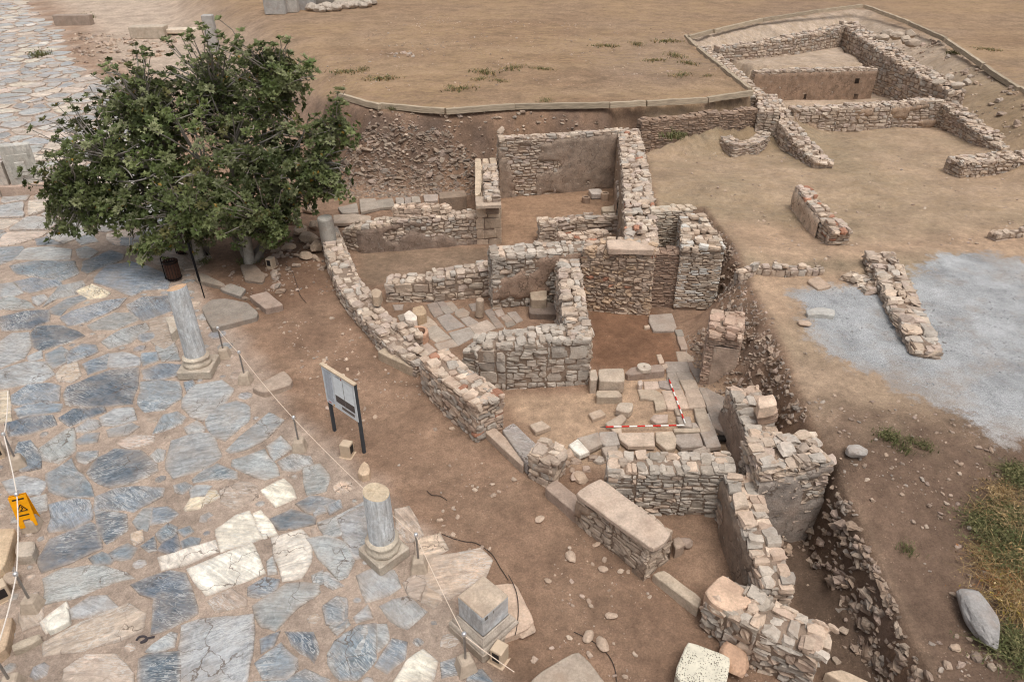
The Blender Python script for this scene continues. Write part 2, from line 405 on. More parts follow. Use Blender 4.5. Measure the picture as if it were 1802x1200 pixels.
for q_ in ([(1285, 385, 1.4), (1440, 395, 1.5), (1500, 425, 1.5), (1802, 405, 1.5), (1990, 420, 1.5), (1990, 500, 1.5), (1640, 440, 1.5), (1560, 450, 1.5), (1400, 462, 1.5), (1295, 450, 1.4)], [(1300, 480, 1.5), (1440, 480, 1.5), (1540, 470, 1.5), (1500, 505, 1.5), (1395, 520, 1.5), (1400, 600, 1.5), (1360, 570, 1.5)]):
    C = lerp(C, lin(182, 154, 128), .8 * sstep(-.4, .5, poly_sd(X, Y, W2(q_)) + .7 * nB) * fill)
top = sstep(-.15, .25, sdb) * sstep(-4, 4, X - (-8.6 - .52 * (Y - 31.5)))
CO = lerp(np.broadcast_to(lin(152, 128, 103), C.shape), cO, .5 + 1.6 * nA)
nC = n2(X * .35, Y, .35, 58, 4)
CO = lerp(CO, lin(140, 114, 90), .15 + 1.5 * nC)
CO = lerp(CO, lin(146, 124, 104), .2 + 1.6 * n2(X, Y, .12, 55, 3))
CO = lerp(CO, lin(142, 116, 92), sstep(40, 60, Y + 8 * nA) * .5)
C = lerp(C, CO, top)
# banks
steep = np.zeros_like(X)
bank = sstep(-2.9, -1.9, sdb) * (1 - sstep(-.35, .05, sdb)) * (X > -9.5) * (X < 5.7) * (Y > 25)
cl = sstep(-.95, -.5, sdu) * (1 - sstep(-.1, .25, sdu)) * (Y < 24)
C = lerp(C, lerp(np.broadcast_to(cD, C.shape), lin(142, 114, 92), .4 + 1.2 * nB), np.maximum(bank, cl))
# grassy slopes in the far dig
dig = sstep(-3.6, -1.0, sdb) * (1 - sstep(-.3, .2, sdb)) * (X > 9)
C = lerp(C, lin(138, 118, 92), dig * .7)
# room floors
def paint(pts, colr, w=.25, amt=1.0, nz=.35):
    global C
    s = poly_sd(X, Y, W2(pts)); C = lerp(C, np.array(colr), amt * sstep(-w, w, s + nz * nB))
paint([(885, 700, 0), (1040, 690, 0), (1110, 640, 0), (1240, 640, 0), (1330, 800, 0), (1000, 810, 0), (960, 790, 0)], lin(182, 154, 128))
paint([(1035, 545, .1), (1150, 545, .1), (1215, 660, 0), (1035, 650, 0)], lin(130, 98, 76))
paint([(1190, 925, -.3), (1280, 915, -.3), (1290, 1040, -.3), (1180, 1030, -.3)], lin(156, 128, 106))
paint([(1345, 935, -.6), (1440, 930, -.6), (1560, 1260, -.6), (1440, 1260, -.6)], lin(104, 86, 72))
paint([(620, 440, .2), (850, 438, .2), (850, 490, .2), (640, 500, .2)], lin(140, 118, 98))
paint([(880, 345, .3), (1090, 335, .3), (1095, 385, .3), (880, 430, .3)], lin(160, 130, 104), amt=.8)
# trampled dust and the brown soil beneath the fig tree
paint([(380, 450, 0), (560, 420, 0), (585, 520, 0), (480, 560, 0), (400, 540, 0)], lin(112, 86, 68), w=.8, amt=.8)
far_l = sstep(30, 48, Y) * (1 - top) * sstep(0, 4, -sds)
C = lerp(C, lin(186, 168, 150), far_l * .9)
gs = np.max([poly_sd(X, Y, q) for q in GRAVEL], axis=0) + .25 * n2(X, Y, .8, 61, 4)
gm = MB()
nx, ny = len(gx), len(gy)
i = (np.arange(ny - 1)[:, None] * nx + np.arange(nx - 1)[None]).ravel()
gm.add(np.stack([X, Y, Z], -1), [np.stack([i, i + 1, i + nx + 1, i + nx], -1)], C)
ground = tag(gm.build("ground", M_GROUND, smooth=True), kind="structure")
def add_float(o, name, arr):
    a = o.data.attributes.new(name, 'FLOAT', 'POINT'); a.data.foreach_set("value", np.asarray(arr, np.float32))
add_float(ground, "gravel", np.clip(gs, -2, 2))
add_float(ground, "straw", np.clip(top * .75 * sstep(-.25, .35, nA + .1) + .35 * fill * sstep(18, 24, Y), 0, 1))

# ================================================================ SLABS (paving, floors and loose flat stones)
PAL = {'b': (118, 127, 134), 'd': (92, 101, 110), 'l': (150, 152, 151), 'w': (222, 214, 198), 't': (170, 152, 136), 'p': (196, 172, 150), 'g': (138, 128, 118), 'k': (116, 112, 108), 'y': (206, 190, 164)}
def slab(mb, poly, zoff=0.035, thick=.12, col=(.3, .3, .3), rng=None, zf=None, seg=.13, rag=.03, rot=None, und=.012, soft=True, grow=0.0, dust=None):
    """one flat stone: outline in metres (x, y), top zoff over the ground function zf"""
    rng = rng or random.Random(1); poly = np.asarray(poly, float)[:, :2]
    zf = zf or (lambda x, y: g(y))
    out = []
    for a, b in zip(poly, np.roll(poly, -1, 0)):
        n = max(1, int(np.linalg.norm(b - a) / seg))
        for k in range(n):
            out.append(a + (b - a) * (k / n))
    out = np.array(out); m = len(out)
    # corners are rubbed round
    if soft: out = .7 * out + .15 * np.roll(out, 1, 0) + .15 * np.roll(out, -1, 0)
    so = rng.random() * 90
    c = out.mean(0); d = out - c; r = np.linalg.norm(d, axis=1)[:, None] + 1e-6
    jit = fbm(np.stack([out[:, 0] * 3.1 + so, out[:, 1] * 3.1, np.zeros(m)], -1), 3, 3)[:, None] * rag
    out = out + d / r * (jit - .005 + grow)
    d = out - c; r = np.linalg.norm(d, axis=1)[:, None] + 1e-6
    tx, ty = rng.uniform(-1, 1) * .012, rng.uniform(-1, 1) * .012
    def ring(ins, dz, f=1.0):
        q = c + d * np.clip(1 - ins / r, .3, 1) * f
        zz = zf(q[:, 0], q[:, 1]) + dz + tx * (q[:, 0] - c[0]) + ty * (q[:, 1] - c[1])
        zz = zz + und * fbm(np.stack([q[:, 0] * 1.7 + so, q[:, 1] * 1.7, np.zeros(m)], -1), 7, 3)
        return np.column_stack([q, zz])
    R = [ring(0, zoff - thick), ring(0, zoff - .022), ring(.022, zoff - .003), ring(.09, zoff), ring(0.09, zoff + .002, .55)]
    cz = np.array([[c[0], c[1], float(np.mean(zf(c[:1], c[1:2]))) + zoff + .002]])
    V = np.concatenate(R + [cz]); F = []
    j = np.arange(m); j2 = (j + 1) % m
    Q = np.concatenate([np.stack([k * m + j, k * m + j2, (k + 1) * m + j2, (k + 1) * m + j], -1) for k in range(len(R) - 1)])
    Tq = np.stack([(len(R) - 1) * m + j, (len(R) - 1) * m + j2, np.full(m, len(R) * m)], -1)
    area = .5 * np.sum(out[:, 0] * np.roll(out[:, 1], -1) - np.roll(out[:, 0], -1) * out[:, 1])
    if area < 0: Q = Q[:, ::-1]; Tq = Tq[:, ::-1]
    a = rng.uniform(-.5, .9) if rot is None else rot
    cs, sn = math.cos(a), math.sin(a); off = np.array([rng.random() * 60, rng.random() * 60, rng.random() * 60])
    sv = np.stack([V[:, 0] * cs - V[:, 1] * sn, V[:, 0] * sn + V[:, 1] * cs, V[:, 2]], -1) + off
    k = rng.uniform(.86, 1.14); cc = np.asarray(col) * k * np.array([rng.uniform(.97, 1.03), 1, rng.uniform(.97, 1.03)])
    cols = np.tile(cc, (len(V), 1))
    if dust is not None:
        for k_, am in ((0, .8), (1, .72), (2, .5), (3, .08)):
            e = np.clip(am + .5 * fbm(np.stack([V[k_ * m:(k_ + 1) * m, 0] * 2.3 + so, V[k_ * m:(k_ + 1) * m, 1] * 2.3, np.zeros(m)], -1), 2, 3), 0, 1)[:, None]
            cols[k_ * m:(k_ + 1) * m] = cols[k_ * m:(k_ + 1) * m] * (1 - e) + dust * e
    mb.add(V, [Q, Tq], cols, sv=sv)

ZB = dict(o=(0, 400), s=2.772); ZC = dict(o=(0, 770), s=2.772); ZH = dict(o=(550, 800), s=3.0)
def px(zm, s):
    a = [float(q) for q in s.split()]
    return [(zm['o'][0] + a[i] / zm['s'], zm['o'][1] + a[i + 1] / zm['s']) for i in range(0, len(a), 2)]
SL_B = """b 0 100 110 95 125 120 95 150 0 185|l 70 160 130 105 250 95 345 110 345 160 200 165|b 45 190 180 165 360 170 385 225 300 262 90 230|b 70 270 150 250 290 260 300 285 150 320 110 310|b 410 170 540 115 600 135 600 160 430 225 405 210|l 370 110 420 95 480 120 440 150 390 150|l 525 60 600 50 690 60 660 95 560 85|b 460 250 520 190 640 170 720 190 830 240 820 300 700 310 640 340 560 300 470 270|y 375 315 450 282 540 320 520 345 430 352|l 210 390 290 290 400 262 415 285 370 330 280 350|b 250 400 330 350 400 335 425 350 330 400 300 430 260 420|l 160 345 215 330 235 350 190 385 165 370|l 0 350 60 340 150 370 170 395 80 405 0 400|d 10 440 120 412 240 405 240 460 150 500 20 505 0 480|b 300 440 350 410 520 360 610 350 580 390 430 460 330 480|l 0 280 60 275 110 320 60 340 0 345|b 620 380 700 345 830 340 840 410 700 455 640 420|l 430 480 560 420 640 420 670 455 560 500 460 505|l 500 560 600 500 710 470 730 500 640 560 540 590|b 660 525 750 515 760 545 700 560|d 155 520 180 485 290 480 380 510 410 530 330 565 200 600 165 580|l 0 560 60 520 140 515 150 580 120 640 0 690|l 135 630 200 605 210 640 150 660|b 225 620 300 585 330 610 320 660 260 690 230 660|b 320 620 400 570 460 580 470 610 330 670|l 0 700 130 660 220 660 265 720 200 755 0 790|p 275 720 310 680 375 665 390 720 350 755 285 750|b 410 670 480 640 530 620 545 650 520 690 430 720|l 530 620 600 612 680 640 680 675 600 690 530 680|b 695 620 770 610 775 650 700 680 690 650|b 700 700 780 670 880 675 880 725 770 745 700 740|d 330 780 420 745 540 700 670 690 675 740 640 860 460 880 330 870 310 830|b 690 760 780 745 870 755 885 830 800 885 710 900 680 860|b 900 760 940 750 945 780 910 805|l 890 840 950 770 1080 750 1135 790 1110 850 1060 890 990 940 930 920 890 880|l 1000 930 1070 880 1150 850 1220 880 1200 950 1100 1040 1040 1020|b 60 820 140 770 230 765 290 780 290 850 100 870 60 860|y 0 805 45 800 60 945 0 955|b 75 890 180 855 300 865 290 900 110 925|d 30 960 140 930 255 920 275 965 150 1005 50 1020|d 290 930 360 890 500 880 510 905 400 945 340 975|l 365 985 430 940 470 945 490 970 420 1005 370 1000|l 490 930 560 890 640 890 660 940 560 970 500 965|b 370 1045 420 1010 485 1005 470 1045 390 1060|b 750 1005 800 920 860 905 895 930 880 960 800 990|l 530 990 640 960 680 975 620 1010 540 1020|t 575 1055 640 1020 740 1025 745 1055 620 1075|l 905 980 960 950 1000 980 980 1005 920 1005|l 205 1080 330 985 360 980 370 1090 290 1145 215 1130|b 90 1050 150 1040 200 1110 195 1170 100 1190 80 1150 75 1100|l 1110 1085 1180 1020 1310 910 1380 945 1300 1030 1210 1080 1130 1100|l 1300 1070 1370 1020 1420 1080 1340 1130|t 700 110 850 90 900 130 890 200 760 180|t 860 150 1000 120 1030 150 960 200 900 210|l 0 30 120 20 150 60 60 85 0 85|b 170 60 260 40 330 60 300 85 190 88|l 350 40 430 30 480 70 400 85|t 730 460 830 440 850 560 800 600 740 560|l 760 570 850 560 880 650 790 655"""
SL_C = """b 380 75 470 70 475 95 420 125 390 115|d 435 170 480 100 560 60 680 65 760 130 765 165 650 220 540 245 460 210|l 735 90 770 60 800 70 795 110 760 120|l 815 110 840 20 960 -20 1040 -10 1075 90 1000 150 850 195 820 150|b 940 205 1000 160 1060 130 1150 170 1155 205 1040 205 950 220|l 1135 110 1200 90 1290 60 1350 150 1360 185 1290 200 1220 180 1140 140|l 1360 120 1430 85 1510 95 1515 130 1440 165 1380 160|l 1480 150 1560 135 1610 200 1590 260 1500 275 1485 210|b 230 180 350 105 380 170 440 230 455 285 330 290 250 260 235 215|l 205 70 330 0 365 0 365 60 290 125 215 110|b 465 290 560 250 640 245 800 250 790 290 650 360 610 350 465 355|d 465 360 610 380 620 450 520 515 480 460 470 390|b 845 235 900 222 935 240 890 275 855 265|l 935 260 960 240 1020 242 1000 280 940 290|y 905 345 930 300 1000 295 980 340 910 355|y 990 320 1020 265 1050 265 1060 290 1030 310|t 1080 260 1170 220 1245 240 1255 290 1150 345 1085 320|w 1275 260 1385 205 1445 295 1345 335|d 190 590 250 500 440 415 460 430 495 540 350 600 215 650|b 240 440 250 390 240 330 360 300 430 310 445 400 350 450 250 455|l 655 410 700 350 745 345 720 450 680 445|b 750 350 810 345 860 375 820 410 740 420|b 765 470 820 425 860 440 850 480 790 510|d 780 545 800 510 865 470 875 530 850 560|b 870 455 920 440 940 460 900 480|b 885 510 930 490 975 495 960 520 900 535|d 695 530 750 490 760 545 730 553|b 540 570 620 525 655 545 630 590 560 590|p 640 470 690 460 690 500 655 520|b 440 590 500 565 560 590 540 620 470 620|w 780 585 1045 505 1070 560 800 645|w 1055 450 1150 385 1215 362 1245 430 1280 490 1160 530 1080 560|w 1240 380 1275 362 1350 470 1285 490|w 920 640 1225 520 1285 660 1010 770 970 720|w 1320 490 1470 452 1510 520 1515 610 1470 680 1380 690|l 1305 610 1330 585 1350 660 1310 665|l 215 690 310 640 480 625 600 660 650 690 540 710 400 760 230 810|d 640 720 720 690 830 655 900 675 965 830 965 860 840 920 740 950 755 790 690 770|t 1020 800 1130 740 1200 790 1195 820 1060 850|b 1215 730 1290 690 1350 700 1340 750 1260 775 1220 765|l 1240 820 1400 715 1540 720 1550 760 1450 830 1350 930 1280 920 1250 870|b 1330 400 1420 350 1530 390 1530 420 1440 445 1370 445|b 1450 325 1520 290 1600 305 1660 310 1610 350 1500 370|l 350 840 440 780 520 770 575 830 450 870 360 880|w 210 900 320 810 340 900 230 950|t 215 1000 400 900 620 815 705 860 700 940 560 1000 220 1065|l 890 920 980 890 1230 870 1240 950 1200 1192 880 1192 870 1100|d 680 1080 770 1050 870 1050 875 1210 690 1210|l 720 1040 830 955 860 960 850 1020 760 1050|t 320 1130 420 1060 560 1060 640 1150 640 1210 310 1210|b 1275 985 1360 950 1330 1010 1280 1045|d 1395 950 1520 960 1555 1040 1530 1097 1440 1010|b 1255 1100 1370 1010 1440 1080 1445 1130 1400 1180 1290 1170|b 1580 830 1640 780 1685 790 1685 870 1640 905 1595 890|l 1620 920 1690 890 1700 915 1650 955|l 1610 1050 1680 960 1790 920 1790 1060 1740 1180 1650 1160 1610 1100|l 1500 500 1600 480 1690 520 1720 600 1690 670 1650 690 1560 580|l 1545 670 1600 660 1670 720 1620 735|l 1645 400 1790 330 1800 570 1730 590 1680 500|l 1560 420 1640 390 1665 470 1600 485|t 100 860 200 840 195 900 120 930|l 20 220 120 190 220 220 190 280 60 270|l 150 300 225 280 230 350 180 370|b 1250 1190 1400 1190 1480 1140 1600 1180 1580 1230 1260 1230"""
SL_H = """l 130 330 290 240 300 480 230 490 160 420|t 435 290 510 275 580 420 560 450 450 460|p 545 450 670 420 705 500 610 550 550 520|p 590 590 640 545 880 500 940 560 905 660 720 755 620 700 600 650|p 580 770 610 670 660 680 680 770 640 805|l 235 640 330 600 430 610 460 700 400 740 290 770|t 480 680 560 620 600 660 560 770 510 750|l 355 800 430 770 500 755 600 830 500 915 420 870|b 60 800 130 750 175 790 160 880 80 885|l 220 860 290 795 310 860 240 880|b 105 920 185 875 170 920 120 945|b 90 1060 130 990 240 920 330 900 330 1080 240 1180 150 1180|l 340 900 390 900 400 980 345 1040|b 340 1110 420 980 490 1000 480 1080 400 1145|w 440 1200 500 1090 580 1040 650 1100 620 1200|b 680 1100 750 1080 770 1150 690 1170|b 820 1190 830 1150 890 1140 940 1200|b 0 220 60 230 70 300 10 320|b 70 270 140 245 150 280 95 310|l 0 640 50 620 70 670 10 690"""
paving = MB(); rngS = random.Random(4)
drawn = []
for zm, txt in ((ZB, SL_B), (ZC, SL_C), (ZH, SL_H)):
    for item in txt.split("|"):
        k, s = item.split(" ", 1)
        w = np.array([G(u, v)[:2] for u, v in px(zm, s)])
        slab(paving, w, .03, .14, lin(*PAL[k]), rngS, grow=.05, rag=.06, soft=False, dust=lin(158, 144, 131))
        drawn.append(w)
def voronoi_cells(seeds, keep, gap):
    cells = []
    for i in np.nonzero(keep)[0]:
        p = seeds[i]; d = np.linalg.norm(seeds - p, axis=1); nb = np.argsort(d)[1:18]
        poly = [p + np.array(q) * 3.0 for q in ((-1, -1), (1, -1), (1, 1), (-1, 1))]
        for j in nb:
            m = (p + seeds[j]) / 2; nn = (seeds[j] - p) / d[j]; m = m - nn * gap
            new = []
            for a, b in zip(poly, poly[1:] + poly[:1]):
                da, db = np.dot(a - m, nn), np.dot(b - m, nn)
                if da <= 0: new.append(a)
                if da * db < 0: new.append(a + (b - a) * (da / (da - db)))
            poly = new
            if len(poly) < 3: break
        if len(poly) >= 3: cells.append((i, np.array(poly)))
    return cells
# the street going away under and past the tree, and small fill stones between the big slabs
rv = np.random.default_rng(8)
FARST = np.array([G(u, v)[:2] for u, v in [(-700, 428), (240, 428), (345, 432), (350, 400), (300, 250), (215, 150), (132, 118), (112, 60), (40, 0), (-20, -20), (-700, -20)]])
sx = []
yy = 20.0
while yy < 95:
    dy = rv.uniform(.7, 1.35)
    xx = -75 + rv.uniform(0, 2)
    while xx < 6:
        dx = rv.uniform(.55, 2.1) * (1 if rv.random() < .7 else .6); sx.append((xx + rv.uniform(-.2, .2), yy + rv.uniform(-.38, .38))); xx += dx
    yy += dy
sx = np.array(sx); keep = poly_sd(sx[:, 0], sx[:, 1], FARST) > .15
rows = rngS
for i, c in voronoi_cells(sx, keep, .05):
    k = rngS.choices("bltwpyd", (4, 7, 3, .8, 3, 3, 1.2))[0]
    col = lin(*PAL[k]) * .6 + lin(190, 184, 176) * .4
    slab(paving, c, .05 + rngS.uniform(-.025, .045), .16, col, rngS, seg=.2 + .004 * c[0, 1], rag=.09, rot=rngS.uniform(-.2, .3), dust=lin(176, 160, 146))
fs = np.array([(a_, b_) for a_, b_ in zip(rv.uniform(-14, 0, 5200), rv.uniform(6, 21.5, 5200))])
fs = fs[poly_sd(fs[:, 0], fs[:, 1], STREET) > .5]
sd = np.max([poly_sd(fs[:, 0], fs[:, 1], w) for w in drawn], axis=0)
taken = []
for q, s_ in sorted(zip(map(tuple, fs), sd), key=lambda t: t[1]):
    room = -s_ - .05
    if taken: room = min(room, min(math.hypot(q[0] - a, q[1] - b) - c for a, b, c in taken) - .03)
    if room < .10: continue
    rr = min(room, .34) * rngS.uniform(.8, 1.0); taken.append((q[0], q[1], rr)); nv_ = rngS.randint(5, 7); ph = rngS.random() * 6
    el = rngS.uniform(.75, 1.0)
    poly = [(q[0] + rr * math.cos(ph + 6.283 * k / nv_) * rngS.uniform(.8, 1.1), q[1] + rr * el * math.sin(ph + 6.283 * k / nv_) * rngS.uniform(.8, 1.1)) for k in range(nv_)]
    slab(paving, poly, .018, .1, lin(*PAL[rngS.choices("bltdp", (3, 5, 4, 1, 1))[0]]) * .8 + lin(165, 145, 128) * .2, rngS, rag=.03, dust=lin(158, 144, 131))
street_o = tag(paving.build("street", M_MARBLE), kind="structure")

# room floors laid with slabs
Z3 = dict(o=(560, 450), s=4.0); Z5 = dict(o=(1050, 610), s=7.5); Z4 = dict(o=(900, 620), s=3.0); Z1 = dict(o=(560, 200), s=4.0); Z9 = dict(o=(900, 400), s=4.0)
M_FLOOR = make_stone("worn_flagstone", .8, 1.2, .3, .4)
fl = MB(); rngF = random.Random(9)
def floor_set(zm, txt, z0):
    for item in txt.split("|"):
        k, s = item.split(" ", 1)
        w = np.array([P(u, v, z0)[:2] for u, v in px(zm, s)])
        slab(fl, w, z0, .12, lin(*PAL[k]), rngF, zf=lambda x, y: np.zeros_like(np.asarray(x, float)), rag=.015, seg=.1, und=.006, soft=False, grow=.022)
PAL.update(f=(160, 148, 136), h=(178, 160, 143), m=(152, 138, 126), q=(188, 168, 148))
floor_set(Z3, "m 765 340 830 320 880 405 815 430|m 835 325 880 318 915 350 870 365|m 895 330 940 318 990 380 945 390|f 860 365 910 350 945 395 895 405|m 965 385 1020 365 1065 395 1055 420 990 430 965 410|h 705 460 770 420 835 480 720 515|f 835 435 920 400 1030 490 905 525|f 1000 440 1065 425 1125 465 1050 490|f 730 525 830 485 935 575 830 610|f 920 540 1060 500 1110 560 985 630|h 1060 490 1190 450 1250 505 1115 560|h 820 620 945 585 985 630 850 660|h 680 635 765 610 830 660 745 700|m 1170 385 1220 370 1245 410 1195 420|m 1210 330 1275 320 1290 365 1225 370|m 1195 425 1240 415 1310 495 1255 505|m 1240 385 1290 370 1310 410 1265 425|m 1285 430 1330 410 1370 450 1320 465|m 1330 400 1390 390 1440 450 1395 470|m 1315 470 1370 455 1390 480 1330 500|m 525 345 600 340 590 375 540 378|h 430 440 520 430 550 440 540 490 480 500|m 410 415 490 400 500 430 430 440|m 1280 305 1320 295 1330 350 1295 350|m 1060 340 1110 330 1130 380 1085 385|f 560 420 620 400 640 440 580 460", .17)
floor_set(Z5, "f 910 195 1195 195 1230 325 930 330|h 1050 60 1270 50 1280 180 1080 190|f 1050 335 1240 335 1290 430 1090 435|f 935 335 1040 330 1090 480 1120 560 980 560 930 440|f 820 450 930 440 975 560 830 520|h 1100 440 1300 435 1345 540 1165 575|q 860 580 1130 570 1215 800 940 810|h 1165 575 1345 540 1440 780 1225 800|q 550 565 770 565 860 620 920 800 780 830 800 740 740 690 590 680|h 620 455 800 450 825 540 640 560|h 710 945 760 895 940 890 930 990 790 1000|f 1060 920 1230 915 1260 1050 1100 1030|h 1285 810 1430 795 1500 1000 1500 1110 1380 1130|h 1030 810 1120 810 1110 900 1060 880|m 1205 200 1260 200 1295 285 1235 285|m 1250 290 1400 290 1440 385 1300 385|m 1310 395 1420 400 1440 450 1330 455|f 1350 540 1430 530 1520 760 1460 790|q 790 100 850 95 890 200 830 215|q 860 235 920 215 940 270 890 290|q 200 1080 320 1065 325 1125 240 1125|h 120 1000 330 880 390 940 300 1030 150 1035|f 1260 1000 1310 1000 1340 1050 1270 1060|q 1020 1075 1360 1070 1370 1115 1040 1120", .065)
floor_set(Z4, "f 465 420 550 415 570 480 500 490 470 470|q 565 425 750 420 755 490 620 490 575 455|q 765 420 850 415 870 455 860 500 820 510 765 465|f 870 430 990 425 1010 490 900 500 870 470|f 350 450 455 420 475 480 405 515|w 305 485 350 455 410 520 360 540|f 970 330 1040 320 1105 490 1030 500|h 480 500 555 490 565 520 500 545|m 1050 165 1130 220 1175 330 1120 420 1065 390 1010 200|q 100 380 160 360 205 390 130 415|q 410 320 470 300 495 325 430 350", .06)
floor_set(Z9, "f 975 615 1130 605 1160 700 1140 725 1000 725 970 660|f 1150 720 1200 715 1215 760 1170 765|q 935 690 970 685 975 700 940 705|h 1165 765 1215 770 1240 850 1195 855", .14)
floor_set(Z1, "f 140 660 270 630 280 690 170 700|f 290 600 400 595 430 660 300 690|f 395 610 520 595 540 650 430 660|f 545 590 600 590 605 630 550 630|f 655 580 710 580 720 620 660 620|h 110 715 250 705 370 720 360 760 110 770|f 740 570 840 565 840 610 750 615|f 610 590 650 585 655 625 612 630", .40)
tag(fl.build("floor", M_FLOOR), kind="structure")

# ================================================================ STONES AS A BATCH
def cube_template(n):
    pts = {}; V = []; F = []
    def vid(p):
        k = tuple(round(q, 5) for q in p)
        if k not in pts: pts[k] = len(V); V.append(p)
        return pts[k]
    for ax in range(3):
        for s in (-1, 1):
            for i in range(n):
                for j in range(n):
                    q = []
                    for (a, b) in ((i, j), (i + 1, j), (i + 1, j + 1), (i, j + 1)):
                        p = [0, 0, 0]; p[ax] = s; p[(ax + 1) % 3] = -1 + 2 * a / n; p[(ax + 2) % 3] = -1 + 2 * b / n; q.append(vid(tuple(p)))
                    F.append(q if s > 0 else q[::-1])
    return np.array(V, float), np.array(F)
T2 = cube_template(2); T3 = cube_template(3)
class Stones:
    def __init__(self, seed=0): self.c = []; self.ax = []; self.d = []; self.col = []; self.k = []; self.rng = np.random.default_rng(seed)
    def put(self, c, rz, d, col, tilt=(0, 0), k=5.0):
        self.c.append(c); self.ax.append((rz, tilt[0], tilt[1])); self.d.append(d); self.col.append(col); self.k.append(k)
    def flush(self, mb, T=T2, jit=.16):
        if not self.c: return
        c = np.array(self.c, float); a = np.array(self.ax, float); d = np.array(self.d, float) / 2; col = np.array(self.col, float); kk = np.array(self.k, float)[:, None, None]
        n = len(c); V0, F0 = T; m = len(V0)
        pw = (np.abs(V0)[None] ** kk).sum(-1, keepdims=True) ** (1 / kk)
        V = V0[None] / pw
        V = V * (1 + self.rng.normal(0, jit * .6, (n, m, 1))) + self.rng.normal(0, jit * .45, (n, m, 3))
        V = V + V[:, :, [2, 0, 1]] * self.rng.normal(0, jit * .7, (n, 1, 3))
        V = V * d[:, None]
        cz, sz = np.cos(a[:, 0]), np.sin(a[:, 0])
        for (i, j, t) in ((1, 2, a[:, 1]), (2, 0, a[:, 2]), (0, 1, a[:, 0])):
            cc, ss = np.cos(t)[:, None], np.sin(t)[:, None]
            vi, vj = V[..., i].copy(), V[..., j].copy()
            V[..., i] = vi * cc - vj * ss; V[..., j] = vi * ss + vj * cc
        V = V + c[:, None]
        F = (F0[None] + (np.arange(n) * m)[:, None, None]).reshape(-1, 4)
        mb.add(V.reshape(-1, 3), [F], np.repeat(col, m, 0))

STONE_PAL = [lin(186, 164, 144), lin(178, 156, 137), lin(196, 176, 156), lin(172, 152, 135), lin(184, 162, 146), lin(178, 164, 150), lin(190, 166, 144)]
def stone_col(r, dark=1.0):
    c = STONE_PAL[r.integers(len(STONE_PAL))] * r.uniform(.86, 1.1) * dark
    return c
# rubble sticking out of the cut banks
rb = MB(); ss = Stones(12); r = np.random.default_rng(33)
def scatter_poly(pts, n):
    q = np.asarray(pts); lo, hi = q.min(0), q.max(0); out = []
    while len(out) < n:
        p = r.uniform(lo, hi, (n * 3, 2)); out += list(p[poly_sd(p[:, 0], p[:, 1], q) > 0])
    return np.array(out[:n])
pts = []
for (a, b) in zip(CLIFF[3:-2], CLIFF[4:-1]):
    L = np.linalg.norm(b - a); nrm = np.array([(b - a)[1], -(b - a)[0]]) / L
    wide = 1.0 if not 13.4 < a[1] < 18 else 1.75
    for _ in range(int(L * (105 if wide == 1.0 else 320))):
        t = r.random(); q = a + (b - a) * t - nrm * 0; off = r.uniform(-.66 * (2.7 if wide > 1 else (.4 if a[1] < 11 else 1)), .08)
        pts.append(q + (-nrm if poly_sd(np.array([(q + nrm * .3)[0]]), np.array([(q + nrm * .3)[1]]), PU)[0] < 0 else nrm) * off)
pts = np.array(pts)
h = ground_h(pts[:, 0], pts[:, 1])
for q, z in zip(pts, h):
    s = r.uniform(.04, .12) if r.random() < (.9 if q[1] > 11 else .75) else r.uniform(.12, .22)
    ss.put((q[0], q[1], z - .42 * s), r.uniform(0, 6.3), (s * r.uniform(1, 1.7), s, s * r.uniform(.35, .7)), stone_col(r, r.uniform(.5, .8)), (r.normal(0, .4), r.normal(0, .4)), 4.5)
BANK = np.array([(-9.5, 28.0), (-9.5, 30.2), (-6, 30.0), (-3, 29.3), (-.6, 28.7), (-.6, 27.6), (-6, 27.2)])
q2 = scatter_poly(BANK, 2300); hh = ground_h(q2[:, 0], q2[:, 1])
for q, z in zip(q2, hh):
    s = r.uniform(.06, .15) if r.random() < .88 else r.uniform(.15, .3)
    ss.put((q[0], q[1], z - .2 * s), r.uniform(-.6, .6), (s * r.uniform(1, 2), s, s * r.uniform(.3, .6)), stone_col(r, r.uniform(.42, .72)), (r.normal(.2, .5), r.normal(0, .4)), 3.0)  # darkened stones: soil stain, with the bank's shade put in the colour
BANK2 = W2([(600, 195, 2.95), (1110, 200, 2.95), (1090, 225, 2.6), (880, 232, 2.6), (600, 290, 1.8)])
q2 = scatter_poly(BANK2, 420); hh = ground_h(q2[:, 0], q2[:, 1])
for q, z in zip(q2, hh):
    s = r.uniform(.04, .13) if r.random() < .9 else r.uniform(.12, .3)
    ss.put((q[0], q[1], z), r.uniform(0, 6), (s * r.uniform(1, 1.7), s, s * .6), stone_col(r, r.uniform(.6, 1.0)), (r.normal(0, .3), r.normal(0, .3)), 3.0)
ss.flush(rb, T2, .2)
tag(rb.build("rubble", M_STONE), kind="stuff", label="broken stones and tile sticking out of the cut earth banks")
